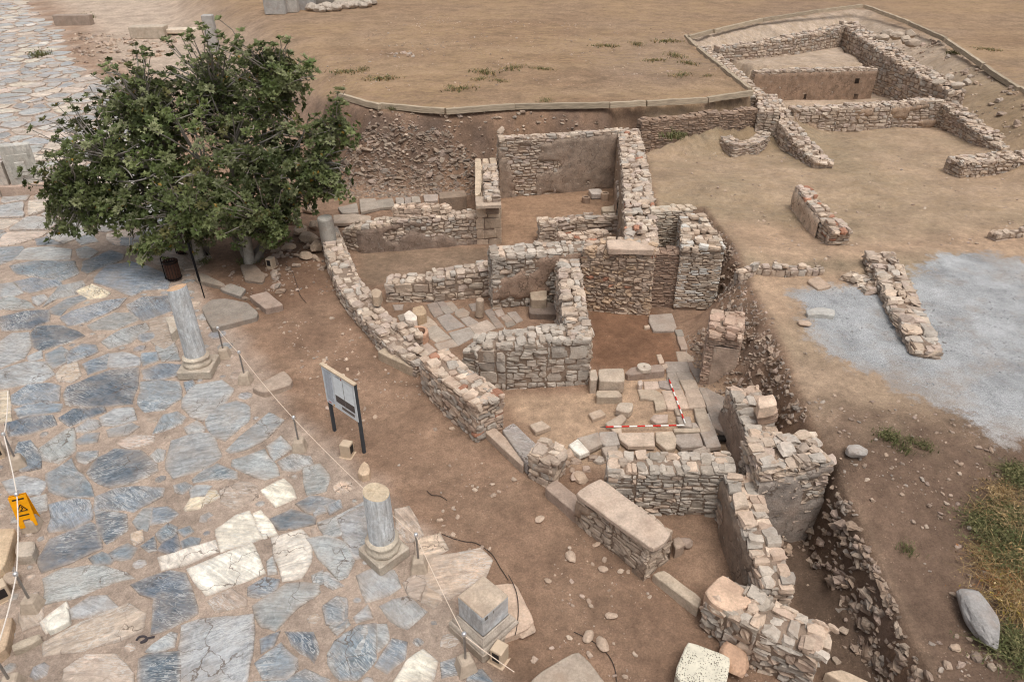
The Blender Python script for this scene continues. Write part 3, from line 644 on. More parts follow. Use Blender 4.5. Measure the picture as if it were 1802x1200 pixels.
# pebbles and chips lying about
pb = MB(); ss = Stones(13)
def strew(poly, n, smin, smax, dark=(.8, 1.1), pal=None):
    q = scatter_poly(poly, int(n * 2.2)); q = q[n2(q[:, 0], q[:, 1], .9, 71, 3) + r.normal(0, .12, len(q)) > .08][:n]; hh = ground_h(q[:, 0], q[:, 1])
    for p, z in zip(q, hh):
        s = smin * (smax / smin) ** (r.random() ** 2.2)
        col = (lin(*pal) * r.uniform(.75, 1.15)) if pal else stone_col(r, r.uniform(*dark))
        ss.put((p[0], p[1], z + s * .12), r.uniform(0, 6.3), (s * r.uniform(1, 1.6), s, s * r.uniform(.45, .8)), col, (r.normal(0, .25), r.normal(0, .25)), 3.0)
strew(W2([(480, 560, 0), (640, 560, 0), (860, 760, 0), (1000, 900, -.1), (1240, 1080, -.3), (1450, 1200, -.4), (960, 1200, -.4), (700, 830, 0), (540, 700, 0)]), 600, .012, .11)
strew(W2([(380, 440, .1), (600, 400, .1), (590, 520, 0), (430, 560, 0)]), 260, .03, .28, (.5, .8))
strew(W2([(1330, 520, 1.5), (1420, 610, 1.5), (1560, 690, 1.5), (1802, 790, 1.5), (1802, 1190, 1.5), (1640, 1190, 1.5), (1490, 860, 1.5), (1400, 690, 1.5)]), 520, .012, .09, (.62, .9))
strew(W2([(1640, 1050, 1.5), (1802, 1080, 1.5), (1802, 1250, 1.5), (1640, 1250, 1.5)]), 130, .03, .15, (.6, .95))
strew(W2([(1130, 250, 1.8), (1330, 210, 1.8), (1480, 250, 1.7), (1802, 300, 1.6), (1802, 440, 1.5), (1300, 480, 1.5)]), 900, .015, .1, (.8, 1.1))
strew(W2([(600, 165, 3.1), (1300, 150, 3.1), (1205, 60, 3.4), (700, 30, 3.6), (560, 120, 3.2)]), 1700, .02, .11, (.75, 1.1))
strew(W2([(672, 100, 3.3), (728, 98, 3.3), (728, 106, 3.3), (672, 106, 3.3)]), 90, .08, .3, (.8, 1.1))
strew(np.array([G(u, v)[:2] for u, v in [(120, 60), (320, 60), (300, 95), (200, 120), (130, 110)]]), 700, .06, .4, (.7, 1.05))
strew(W2([(1400, 520, 1.5), (1640, 470, 1.5), (1802, 470, 1.5), (1802, 760, 1.5), (1560, 660, 1.5)]), 1500, .012, .05, pal=(168, 169, 169))
strew(W2([(980, 790, 0), (1240, 785, 0), (1240, 820, .2), (1060, 815, .2), (1000, 850, 0)]), 240, .05, .3, (.85, 1.1))
strew(W2([(1350, 950, -.6), (1430, 940, -.6), (1520, 1160, -.6), (1470, 1180, -.6)]), 130, .04, .3, (.65, .9))
strew(W2([(640, 590, .2), (740, 560, .2), (800, 640, .1), (740, 660, 0)]), 60, .05, .25, (.8, 1.0))
strew(W2([(1505, 30, 3.9), (1640, 62, 3.6), (1800, 175, 2.9), (1802, 260, 2.2), (1690, 165, 2.6), (1600, 95, 3.4)]), 420, .05, .3, (.8, 1.05))
strew(STREET[1:14], 700, .01, .05, (.8, 1.0))
ss.flush(pb, T2, .2)
tag(pb.build("pebbles", M_STONE), kind="stuff", label="loose pebbles and stone chips lying on the bare soil")
# ================================================================ MASONRY WALLS
def wall(name, label, px_pts, thick, zb, course=(.10, .19), slen=(.18, .46), rag=.10, pal=None, plaster=None, seed=0, cat="wall", group=None,
         topw=(.16, .34), jit=.12, ends=(True, True), k=7.0, protr=.035, topjit=1.0, big=0.0, world=False, plaster_col=(150, 126, 108), top_lit=1.14, topstones=True, tile=0.0):
    """rubble wall along the middle of its crest; every course is built of separate stones over an earth core"""
    pts = np.array([p if world else P(*p) for p in px_pts], float)
    n = len(pts); th = np.broadcast_to(np.asarray(thick, float), (n,)).copy()
    rg = np.random.default_rng(seed + 100); st = Stones(seed + 7); mb = MB()
    xy = pts[:, :2]; seg = np.diff(xy, axis=0); L = np.linalg.norm(seg, axis=1); T = seg / L[:, None]; Nn = np.stack([-T[:, 1], T[:, 0]], -1)
    vn = np.zeros((n, 2))
    for i in range(n):
        a = Nn[max(i - 1, 0)]; b = Nn[min(i, n - 2)]; m = a + b; m /= np.linalg.norm(m); vn[i] = m / max(.5, np.dot(m, b))
    S = np.concatenate([[0], np.cumsum(L)])
    zb = np.broadcast_to(np.asarray(zb, float), (n,)).copy()
    def at(s): return np.array([np.interp(s, S, pts[:, j]) for j in range(3)])
    def ztop(s): 
        s = np.asarray(s, float)
        return np.interp(s, S, pts[:, 2]) + rag * fbm(np.stack([np.floor(s / .22) * .7, np.full_like(s, seed * 3.1), np.zeros_like(s)], -1), seed, 2)
    palv = [lin(*q) for q in pal] if pal else STONE_PAL
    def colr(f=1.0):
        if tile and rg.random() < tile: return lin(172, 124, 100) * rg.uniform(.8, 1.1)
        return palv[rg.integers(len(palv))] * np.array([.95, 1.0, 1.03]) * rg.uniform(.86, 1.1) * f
    zmx = pts[:, 2].max() + rag
    def face(A, B, zA, zB_, sA, sB, out):
        Lf = np.linalg.norm(B - A)
        if Lf < .05: return
        t = (B - A) / Lf; rz = math.atan2(t[1], t[0])
        z = min(zA, zB_) - .05
        while z < zmx:
            h = rg.uniform(*course) * .9
            if big and rg.random() < big: h *= rg.uniform(1.5, 2.2)
            s = -rg.uniform(0, slen[0])
            while s < Lf:
                l = .82 * slen[0] * (slen[1] / slen[0]) ** (rg.random() ** .85) * (1.05 if h < course[1] * 1.2 else 1.4)
                a, b = max(s, 0.0), min(s + l, Lf); s += l
                if b - a < .05: continue
                m = (a + b) / 2; sm = sA + (sB - sA) * m / Lf
                if z + h * .7 > ztop(sm) or z + h < zA + (zB_ - zA) * m / Lf: continue
                hh = h * rg.uniform(.86, 1.02); dep = min(.26, th.min() * .55)
                c = A + t * m - out * (dep / 2 - rg.uniform(-.01, protr))
                kk = k * rg.uniform(.7, 2.0); wl_ = b - a - rg.uniform(.006, .026)
                if h > .12 and rg.random() < .2:                           # two thin stones in the place of one
                    f = rg.uniform(.35, .65)
                    for (zz, h2) in ((z + h * f / 2, h * f), (z + h * (1 + f) / 2, h * (1 - f))):
                        st.put((c[0] - out[0] * rg.uniform(0, .02), c[1] - out[1] * rg.uniform(0, .02), zz), rz + rg.normal(0, .03), (wl_, dep, h2 - .012), colr(), (rg.normal(0, .03), rg.normal(0, .03)), kk)
                    continue
                st.put((c[0], c[1], z + h / 2 + rg.normal(0, .006)), rz + rg.normal(0, .03), (wl_, dep, hh - rg.uniform(.004, .016)), colr(), (rg.normal(0, .03), rg.normal(0, .03)), kk)
            z += h
    for side in (1, -1):
        off = xy + vn * (th / 2 * side)[:, None]
        for i in range(n - 1): face(off[i], off[i + 1], zb[i], zb[i + 1], S[i], S[i + 1], Nn[i] * side)
    for e, i, d in ((ends[0], 0, -T[0]), (ends[1], n - 1, T[-1])):
        if e: face(xy[i] + vn[i] * th[i] / 2, xy[i] - vn[i] * th[i] / 2, zb[i], zb[i], S[i], S[i], d)
    # crest stones paler: lime mortar, and light from above put in their colour
    s = 0.0
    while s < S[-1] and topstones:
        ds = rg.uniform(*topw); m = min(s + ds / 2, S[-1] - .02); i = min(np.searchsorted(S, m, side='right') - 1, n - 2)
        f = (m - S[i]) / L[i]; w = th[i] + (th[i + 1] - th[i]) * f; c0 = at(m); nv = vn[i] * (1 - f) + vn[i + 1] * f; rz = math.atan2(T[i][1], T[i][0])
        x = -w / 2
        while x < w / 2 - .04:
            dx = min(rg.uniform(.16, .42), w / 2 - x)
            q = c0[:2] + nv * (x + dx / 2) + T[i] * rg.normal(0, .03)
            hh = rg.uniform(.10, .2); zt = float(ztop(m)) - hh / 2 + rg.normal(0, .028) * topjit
            st.put((q[0], q[1], zt), rz + rg.normal(0, .14) * topjit, (ds * rg.uniform(.85, 1.05), dx * rg.uniform(.82, 1.0), hh), colr(top_lit), (rg.normal(0, .1) * topjit, rg.normal(0, .1) * topjit), 4.0)
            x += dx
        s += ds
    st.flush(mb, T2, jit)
    # earth core
    ns = max(2, int(S[-1] / .2)); sv = np.unique(np.concatenate([np.linspace(0, S[-1], ns), S])); V = []; F = []
    for s in sv:
        i = min(np.searchsorted(S, s, side='right') - 1, n - 2); f = (s - S[i]) / L[i]
        c = at(s)[:2]; nv = vn[i] * (1 - f) + vn[i + 1] * f; w = th[i] + (th[i + 1] - th[i]) * f - .05
        zt = np.interp(s, S, pts[:, 2]) - .05 - .45 * rag; z0 = zb[i] + (zb[i + 1] - zb[i]) * f - .3
        if s == 0: c = c + T[0] * .035
        if s == S[-1]: c = c - T[-1] * .035
        cr = rg.normal(0, .025, 3)
        for (o, z) in ((-.5, z0), (-.5, zt + cr[0]), (0, zt + .03 + cr[1]), (.5, zt + cr[2]), (.5, z0)): V.append((*(c + nv * w * o), z))
    for a in range(len(sv) - 1):
        for b in range(4): F.append((a * 5 + b, a * 5 + b + 1, a * 5 + b + 6, a * 5 + b + 5))
    F.append((4, 3, 2, 1, 0)); e = (len(sv) - 1) * 5; F.append((e, e + 1, e + 2, e + 3, e + 4))
    mb.add(np.array(V), F, lin(140, 122, 106), mi=1)
    o = tag(mb.build(name, [M_STONE, M_MORTAR]), label, cat, group, "thing")
    for (side, cover, s0, s1) in (plaster or []):
        # lime and mud plaster, fallen away in places where the stones show
        pm = MB(); s0, s1 = s0 * S[-1], s1 * S[-1]; ns = max(3, int((s1 - s0) / .09)); rowsz = 0
        ss_ = np.linspace(s0, s1, ns); nz = max(4, int((pts[:, 2].max() - zb.min()) / .09)); V = []
        for q, s in enumerate(ss_):
            i = min(np.searchsorted(S, s, side='right') - 1, n - 2); f = (s - S[i]) / L[i]
            nv = vn[i] * (1 - f) + vn[i + 1] * f; w = th[i] + (th[i + 1] - th[i]) * f; c = at(s)
            z0 = zb[i] - .1; z1 = float(np.interp(s, S, pts[:, 2])) - .13
            for kz in range(nz):
                z = z0 + (z1 - z0) * kz / (nz - 1)
                nn = fbm(np.array([s * .9 + seed * 5, z * 1.3, seed * 1.7]), seed + 3, 4) + cover
                d = .046 + .022 * fbm(np.array([s * 4, z * 4, seed]), 5, 4) if nn > 0 else -.11 + .16 * max(0, 1 + nn * 9)
                if kz == nz - 1: d = min(d, .0)
                V.append((*(c[:2] + nv * side * (w / 2 + d)), z))
        F = []
        for a in range(ns - 1):
            for b in range(nz - 1):
                f4 = (a * nz + b, (a + 1) * nz + b, (a + 1) * nz + b + 1, a * nz + b + 1); F.append(f4 if side < 0 else f4[::-1])
        pm.add(np.array(V), F, lin(*plaster_col))
        pm.build("plaster", M_PLASTER, o, smooth=True)
    return o
BRICK = dict(course=(.055, .075), slen=(.22, .42), jit=.07, k=7.0, protr=.02)
ASHLAR = dict(course=(.34, .5), slen=(.5, .95), jit=.035, k=12.0, protr=.012, rag=.03)
GREY = [(172, 158, 144), (182, 166, 150), (166, 152, 138), (190, 174, 158), (168, 152, 136)]
WARM = [(198, 172, 150), (190, 164, 142), (204, 180, 158), (182, 156, 136)]
wall("stone_wall", "low curving rubble wall running from the fig tree towards the board", [(578, 398, .85), (592, 440, .8), (612, 490, .7), (645, 535, .6), (672, 568, .55), (702, 602, .5), (746, 632, .46)], [.6, .7, .75, .75, .7, .62, .56], -.1, seed=1)
wall("stone_wall", "broken rubble wall with a pinkish crest just behind the information board", [(762, 622, .95), (800, 655, .98), (862, 702, .95)], .8, -.15, seed=2, rag=.07, pal=WARM + GREY[:2], tile=.04)
wall("stone_wall", "plastered wall with a heap of stones on its crest, left of the squared stone pier", [(612, 402, .8), (640, 392, 1.15), (720, 379, 1.32), (840, 373, 1.25)], .6, 0, seed=3, rag=.12, plaster=[(-1, -.02, .12, 1.0)], plaster_col=(138, 120, 106))
wall("stone_wall", "short heap of pale stones left on the back of the plastered wall", [(692, 362, 1.62), (740, 360, 1.7), (790, 362, 1.5)], .4, 1.0, seed=33, rag=.12, pal=WARM, slen=(.22, .4), course=(.14, .22))
wall("stone_pier", "tall pier of squared cream blocks carrying a ridge of rubble, beside the rear room", [(860, 357, 1.72), (857, 318, 1.72), (854, 280, 1.72)], .88, 0, seed=4, pal=[(206, 180, 154), (196, 170, 146), (212, 188, 162)], cat="pier", topw=(.5, .9), topjit=.2, **ASHLAR)
wall("rubble_ridge", "ridge of small rubble lying along the crest of the squared stone pier", [(866, 348, 2.0), (864, 318, 2.05), (862, 286, 2.0)], .5, 1.7, seed=5, rag=.2, cat="wall", jit=.2)
wall("stone_wall", "high plastered back wall of the rear room with a coping of squared stones", [(876, 241, 2.72), (980, 237, 2.68), (1092, 227, 2.72)], .5, .1, seed=6, rag=.06, plaster=[(-1, .12, .3, .97), (-1, -.08, 0, .32)], plaster_col=(150, 132, 116), slen=(.25, .5))
wall("stone_wall", "long thick rubble wall running away between the rear room and the raised bare ground", [(1106, 223, 2.7), (1118, 290, 2.5), (1125, 350, 2.35), (1130, 424, 2.15)], [.85, .95, .95, .95], .1, seed=7, rag=.14, plaster=[(1, .0, 0, .55), (-1, .2, 0, 1)], plaster_col=(158, 138, 118), jit=.17, tile=.03)
wall("stone_wall", "low stone bench wall closing the front of the rear room", [(948, 387, 1.0), (968, 386, 1.0), (972, 387, .88), (1010, 383, .8), (1094, 378, .85)], [.5, .5, .45, .45, .5], .1, seed=8, rag=.07, course=(.12, .2), slen=(.3, .7))
wall("stone_wall", "tumbled low footing in front of the bench wall of the rear room", [(985, 415, .72), (1030, 411, .7), (1066, 408, .6)], .5, 0, seed=9, rag=.1, pal=WARM, tile=.12)
wall("stone_pier", "narrow plastered stub rising against the long thick wall by the clay rings", [(1096, 318, 1.75), (1101, 346, 1.6)], .5, .2, seed=10, cat="pier", plaster=[(-1, .2, 0, 1), (1, .2, 0, 1)], plaster_col=(156, 134, 114))
wall("stone_wall", "stepped rubble wall behind the slab-paved room, its lower left half", [(680, 494, .72), (760, 482, .95), (800, 474, 1.02), (856, 462, 1.12)], .62, 0, seed=11, rag=.1, course=(.12, .22), slen=(.25, .55), big=.15)
wall("stone_wall", "stepped rubble wall behind the slab-paved room, its tall right half", [(862, 443, 1.82), (920, 437, 1.85), (985, 432, 1.86), (1028, 428, 1.9)], .75, .05, seed=12, rag=.08, slen=(.22, .48), pal=GREY + WARM[:1], course=(.12, .2), plaster=[(-1, -.25, .0, .95)])
wall("stone_wall", "high rubble wall behind the damp brown earth floor, pale slab on its crest", [(1030, 430, 2.0), (1092, 430, 2.12), (1152, 433, 2.1)], .85, 0, seed=13, rag=.09, course=(.08, .17), slen=(.16, .4), pal=STONE_PAL and [(186, 160, 138), (176, 152, 130), (168, 146, 128), (190, 160, 132)], tile=.03, jit=.17)
wall("stone_wall", "narrow cross wall with a ragged pale crest between slab-paved room and brown earth floor", [(999, 452, 1.8), (1006, 505, 1.72), (1014, 555, 1.55), (1022, 588, 1.4)], .62, 0, seed=14, rag=.1, jit=.18)
wall("stone_wall", "thick wall of neat coursed grey stones in front of the slab-paved room", [(826, 606, .95), (850, 600, 1.15), (890, 592, 1.3), (960, 586, 1.35), (1034, 580, 1.38)], .85, -.1, seed=15, rag=.07, course=(.14, .22), slen=(.22, .5), pal=GREY, big=.1, jit=.1)
wall("stone_wall", "pale thin upper wall with a square putlog hole, closing the deep narrow recess", [(1146, 367, 2.4), (1216, 364, 2.4)], .5, 1.0, seed=16, pal=[(186, 164, 142), (200, 182, 162)], **{**BRICK, 'protr': .012})
wall("stone_wall", "dark thin-coursed brick wall at the back of the deep narrow recess", [(1140, 440, 1.84), (1206, 440, 1.84)], .6, -.1, seed=17, pal=[(150, 122, 104), (140, 116, 100), (160, 132, 112)], **BRICK)
wall("stone_pier", "massive thin-coursed pier with a whitewashed broken crest right of the deep recess", [(1215, 372, 2.4), (1224, 392, 2.32), (1231, 412, 2.22), (1238, 434, 2.15)], [.7, .85, 1.1, 1.22], .2, seed=18, cat="pier", rag=.16, pal=[(196, 176, 156), (182, 158, 136), (172, 150, 130), (206, 196, 184)], **{k: v for k, v in BRICK.items()})
pier_lean = wall("stone_pier", "leaning brick pier with a plastered side standing by the slab-floored passage", [(1281, 546, 1.75), (1278, 582, 1.7)], .82, 0, seed=19, cat="pier", pal=[(180, 150, 130), (170, 142, 122), (190, 162, 140)], topjit=1.4, **BRICK)
_p0, _pq = P(1281, 546, 1.75), P(1278, 582, 1.7); _t = (_pq - _p0)[:2]; _t /= np.linalg.norm(_t); _s = np.array([-_t[1], _t[0]]); _pb = MB()
_c = _pq[:2] - _t * .008 + _s * .08; box(_pb, (_c[0], _c[1], .58), (.60, .06, 1.34), lin(172, 150, 132), math.atan2(_s[1], _s[0]), .025); _pb.build("plaster", M_PLASTER, pier_lean)
wall("stone_wall", "plaster-faced wall edging the slab floor by the crossed measuring poles", [(1306, 676, 1.05), (1326, 715, 1.05), (1352, 775, 1.0)], .7, -.05, seed=20, rag=.12, plaster=[(-1, .3, 0, 1), (1, .3, 0, 1)], plaster_col=(152, 134, 120), jit=.18, pal=WARM + GREY)
wall("stone_wall", "grey-faced end wall with a rubble heap on top at the earth bank's edge", [(1325, 800, 1.42), (1385, 792, 1.5), (1444, 782, 1.5)], .9, -.6, seed=21, rag=.16, plaster=[(-1, .10, 0, 1)], plaster_col=(156, 144, 133), jit=.2, course=(.09, .16))
wall("stone_wall", "banded wall of thin tile courses and big blocks facing the small front room", [(1070, 812, .85), (1120, 812, .9), (1200, 812, .92), (1282, 813, .95)], .62, -.35, seed=22, rag=.05, course=(.07, .13), slen=(.2, .45), big=.35, pal=GREY + WARM[:1], jit=.09, topw=(.14, .26))
wall("stone_wall", "long wall topped with squared cream stones between the small front room and the dark trench", [(1300, 834, .95), (1325, 900, .9), (1349, 962, .8), (1372, 1030, .62)], .56, -.6, seed=23, rag=.1, course=(.1, .18), plaster=[(-1, .12, 0, .9)], plaster_col=(150, 132, 116), pal=WARM + GREY[:2], topw=(.2, .36))
bench = wall("stone_bench", "smooth-topped oblong masonry bench lying in front of the banded wall", [(1036, 856, .55), (1100, 901, .53), (1164, 951, .5)], .66, -.4, seed=24, rag=.02, course=(.12, .18), slen=(.2, .4), cat="bench", topstones=False, pal=[(186, 164, 144), (178, 156, 136)], plaster=[(-1, -.05, 0, 1), (1, .0, 0, 1)], plaster_col=(150, 130, 112))
wall("stone_wall", "bowed rubble wall end with a broken crest in the lower right foreground", [(1258, 1032, .38), (1300, 1054, .42), (1350, 1080, .46), (1452, 1128, .46)], [.62, .72, .78, .66], -.6, seed=25, rag=.1, course=(.1, .2), slen=(.18, .4), jit=.2, pal=WARM + GREY)
wall("stone_pier", "stub of stacked blocks at the doorway beside the cracked threshold slabs", [(942, 778, .62), (986, 800, .55)], .62, -.15, seed=26, cat="pier", course=(.16, .26), slen=(.3, .6), rag=.1)
wall("stone_pier", "knee-high pile of mortared stones at the corner of the slab-paved room", [(708, 566, .68), (728, 588, .62)], .5, 0, seed=27, cat="pier", course=(.15, .24), slen=(.3, .5), rag=.1)
# the far dig
wall("retaining_wall", "dark dry-stone retaining wall of thin slabs under the timber kerb", [(1126, 210, 2.75), (1230, 199, 2.8), (1332, 190, 2.85)], .5, 1.3, seed=40, course=(.07, .13), slen=(.2, .5), rag=.12, pal=[(150, 124, 104), (160, 134, 114), (140, 118, 102)])
wall("stone_pier", "plastered wall end at the corner where the timber kerbs meet", [(1350, 166, 3.0), (1354, 196, 2.85)], .9, 1.4, seed=41, cat="pier", plaster=[(1, .3, 0, 1)], plaster_col=(190, 164, 136))
wall("stone_wall", "low rubble wall beside the thin planks on the left of the far sunken room", [(1238, 84, 3.35), (1270, 108, 3.25), (1296, 130, 3.1), (1336, 166, 2.95)], .8, 1.6, seed=42, rag=.14)
wall("stone_wall", "rough back wall of the far sunken room", [(1262, 82, 3.65), (1330, 74, 3.8), (1390, 64, 3.95), (1478, 44, 4.2)], .7, 2.6, seed=43, rag=.14, course=(.14, .24), slen=(.25, .6))
wall("stone_wall", "long wall of big rough stones along the right of the far sunken room", [(1492, 40, 4.2), (1560, 85, 3.75), (1625, 125, 3.3), (1685, 160, 2.95)], [1.1, 1.2, 1.1, .9], 1.4, seed=44, rag=.2, course=(.16, .28), slen=(.28, .6), jit=.18)
mw = wall("stone_wall", "smooth dark plastered wall with square putlog holes across the far sunken room", [(1326, 124, 3.1), (1430, 121, 3.12), (1540, 119, 3.1)], .5, 1.4, seed=45, rag=.04, plaster=[(-1, .6, 0, 1)], plaster_col=(150, 126, 106))
def plate(mb, c, t, w, h, out, col, d=.02):
    rz = math.atan2(t[1], t[0]); box(mb, c, (w, d, h), col, rz)
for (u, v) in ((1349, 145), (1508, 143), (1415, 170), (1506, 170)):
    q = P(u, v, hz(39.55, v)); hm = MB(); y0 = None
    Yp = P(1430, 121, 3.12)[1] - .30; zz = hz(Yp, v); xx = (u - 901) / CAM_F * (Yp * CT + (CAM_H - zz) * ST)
    box(hm, (xx, Yp - .01, zz), (.22, .03, .26), lin(40, 30, 24)); hm.build("putlog_hole", M_MORTAR, mw)  # dark plates set on the face, the holes' inner shade put in colour
wall("stone_wall", "broad flat-crested stone wall in front of the plastered wall of the far sunken room", [(1392, 190, 2.6), (1470, 187, 2.62), (1560, 182, 2.68), (1655, 173, 2.8)], .75, 1.4, seed=46, rag=.08, course=(.13, .22), slen=(.25, .6), plaster=[(-1, -.05, 0, 1)], plaster_col=(164, 140, 118))
wall("stone_wall", "rubble wall descending towards us from the kerb corner over the bare ground", [(1360, 176, 2.9), (1388, 216, 2.45), (1418, 250, 2.1), (1450, 287, 1.78)], .8, 1.3, seed=47, rag=.16, jit=.18, course=(.12, .22))
wall("stone_wall", "broken rubble wall stepping down the right edge of the far beige room", [(1668, 176, 2.75), (1700, 200, 2.5), (1742, 232, 2.3), (1778, 258, 2.1)], .8, 1.3, seed=48, rag=.2, jit=.2)
wall("stone_wall", "squat rubble wall end pointing left at the right edge of the far beige room", [(1682, 281, 2.05), (1740, 275, 2.1), (1840, 270, 2.2)], .95, 1.2, seed=49, rag=.12, jit=.18)
wall("stone_wall", "free standing white-plastered wall fragment with red tiles in its crest", [(1411, 326, 2.2), (1440, 360, 2.1), (1482, 404, 1.95)], [.42, .5, .62], 1.2, seed=50, rag=.12, plaster=[(-1, .5, 0, .75), (1, .5, 0, .75)], plaster_col=(206, 184, 162), tile=.12)
wall("stone_wall", "low ruined wall of tumbled stones dividing the blue-grey gravel", [(1549, 443, 1.85), (1572, 485, 1.85), (1600, 545, 1.82), (1636, 612, 1.75)], [.8, .8, .75, .6], 1.3, seed=51, rag=.16, jit=.22, slen=(.2, .45))
wall("stone_wall", "thin row of upright stones above the rubble bank left of the gravel", [(1300, 474, 1.78), (1330, 464, 1.8), (1385, 468, 1.78), (1446, 470, 1.68)], .26, 1.3, seed=52, rag=.12, slen=(.14, .3), course=(.2, .3))
wall("stone_wall", "short curl of stones at the far right edge above the gravel", [(1748, 412, 1.72), (1780, 404, 1.76), (1830, 396, 1.8)], .3, 1.3, seed=53, rag=.12)
wall("stone_wall", "curved stump of thin brick courses at the foot of the dry-stone retaining wall", [(1278, 240, 1.98), (1295, 254, 1.9), (1325, 250, 1.92), (1345, 232, 2.05)], .55, 1.3, seed=54, rag=.25, **{k: v for k, v in BRICK.items() if k != 'jit'})
wall("stone_wall", "scatter of leaning stones beside the left end of the ruined gravel wall", [(1490, 478, 1.66), (1520, 490, 1.64), (1540, 512, 1.6)], .5, 1.3, seed=55, rag=.2, jit=.25)
# ================================================================ LOOSE BLOCKS AND SLABS
rngO = random.Random(21)
def block(name, label, cat, pts, z, thick, col, m=None, group=None, rag=.02, seg=.12, und=.02, parent=None):
    """a block or slab from the outline of its top face; z = height of that face"""
    mb = MB(); w = np.array([P(u, v, z)[:2] for u, v in pts])
    slab(mb, w, z, thick, col if isinstance(col, np.ndarray) else lin(*col), rngO, zf=lambda x, y: np.zeros_like(np.asarray(x, float)), rag=rag, seg=seg, und=und)
    return tag(mb.build(name, m or M_STONE, parent), label, cat, group)
def gblock(name, label, cat, pts, thick, col, m=None, sink=.06, **kw):
    u, v = np.mean(pts, 0); z = G(u, v, thick)[2]
    return block(name, label, cat, pts, z, thick + sink, col, m, **kw)
gblock("stone_slab", "large rough grey slab lying on the soil right of the leaning-looking tall column", "slab", [(353, 540), (372, 526), (395, 524), (435, 532), (454, 549), (452, 557), (372, 577), (362, 560)], .16, (142, 132, 122), rag=.03)
gblock("stone_slab", "smooth tan slab with a straight front edge on the brown soil below the tree", "slab", [(437, 520), (470, 512), (499, 536), (466, 543)], .2, (168, 150, 134), rag=.01)
gblock("stone_slab", "smaller pale slab between the two larger slabs below the fig tree", "slab", [(385, 507), (405, 497), (433, 507), (422, 521)], .12, (152, 142, 130))
gblock("stone_slab", "long curved kerb-like slab beside the black pole", "slab", [(340, 483), (357, 480), (397, 500), (396, 504), (375, 500), (345, 492)], .14, (150, 138, 124))
gblock("stone_slab", "brownish flat rock half buried below the tree trunk", "slab", [(422, 466), (450, 466), (468, 484), (462, 496), (430, 492)], .1, (128, 112, 98), rag=.05)
gblock("stone_slab", "oblong tan slab lying across the rope line on the brown soil", "slab", [(441, 682), (500, 651), (516, 668), (512, 676), (463, 691)], .16, (170, 154, 138), rag=.02)
gblock("stone_block", "pale stone standing against the left side of the tall column", "block", [(290, 557), (309, 554), (314, 575), (300, 588)], .3, (186, 174, 158))
gblock("stone_chunk", "triangular pinkish rock on the soil in front of the information board", "rock", [(628, 830), (640, 808), (650, 816), (651, 834), (636, 838)], .18, (204, 178, 152), rag=.04)
gblock("stone_slab", "thick cracked slab lying under the square marble pedestal", "slab", [(828, 1040), (865, 1028), (908, 1024), (942, 1092), (930, 1106), (870, 1130), (812, 1100)], .14, (186, 162, 140), rag=.02)
gblock("stone_slab", "big flat tan slab with a pointed end beside the cable at the lower edge", "slab", [(925, 1205), (950, 1180), (1018, 1143), (1040, 1165), (1075, 1210), (1060, 1240), (960, 1240)], .16, (178, 160, 142), rag=.02)
pit = gblock("marble_block", "white marble block peppered with dark pits in the lower foreground", "block", [(1186, 1184), (1210, 1126), (1287, 1154), (1277, 1215), (1262, 1235), (1200, 1205)], .38, (226, 216, 196), rag=.012)
def make_pitted():
    m, t, b = mat("pitted_marble"); p = pos(t)
    vo = N(t, "ShaderNodeTexVoronoi", Scale=36.0); t.links.new(p, vo.inputs["Vector"])
    s = mathn(t, 'MULTIPLY', ramp(t, vo.outputs["Distance"], .24, .40, 1, 0), ramp(t, noise(t, p, 4.5, 6, .7), .40, .56, 0, 1))
    c = mixc(t, s, scale_c(t, attr(t, "Col"), ramp(t, noise(t, p, 5, 5), .3, .7, .85, 1.1)), lin(70, 58, 48))
    t.links.new(c, b.inputs["Base Color"]); bump(t, b, mathn(t, 'SUBTRACT', 1.0, s), .6, .03); return m
pit.data.materials[0] = make_pitted()
gblock("marble_block", "small white block with two square sockets lying on the paving near the left ropes", "block", [(76, 1095), (118, 1062), (124, 1092), (82, 1112)], .12, (216, 208, 196), rag=.012)
gblock("stone_block", "long tan block at the left edge beside the yellow sign", "block", [(-30, 930), (28, 927), (6, 1000), (-30, 1010)], .3, (206, 182, 152), rag=.01)
gblock("stone_block", "cube of grey stone under the left rope", "block", [(27, 952), (62, 950), (58, 978), (26, 980)], .22, (176, 164, 150))
gblock("stone_block", "flat tan stone at the left edge next to the lamp box", "block", [(5, 1005), (33, 1002), (32, 1026), (2, 1026)], .18, (180, 160, 140))
gblock("stone_slab", "tilted tan slab in the lower left corner under the rope", "slab", [(-20, 1092), (24, 1082), (10, 1140), (-20, 1160)], .2, (196, 170, 142))
gblock("stone_slab", "narrow mossy slab lying below the white socketed block", "slab", [(16, 1135), (70, 1112), (76, 1122), (20, 1148)], .12, (178, 162, 142))
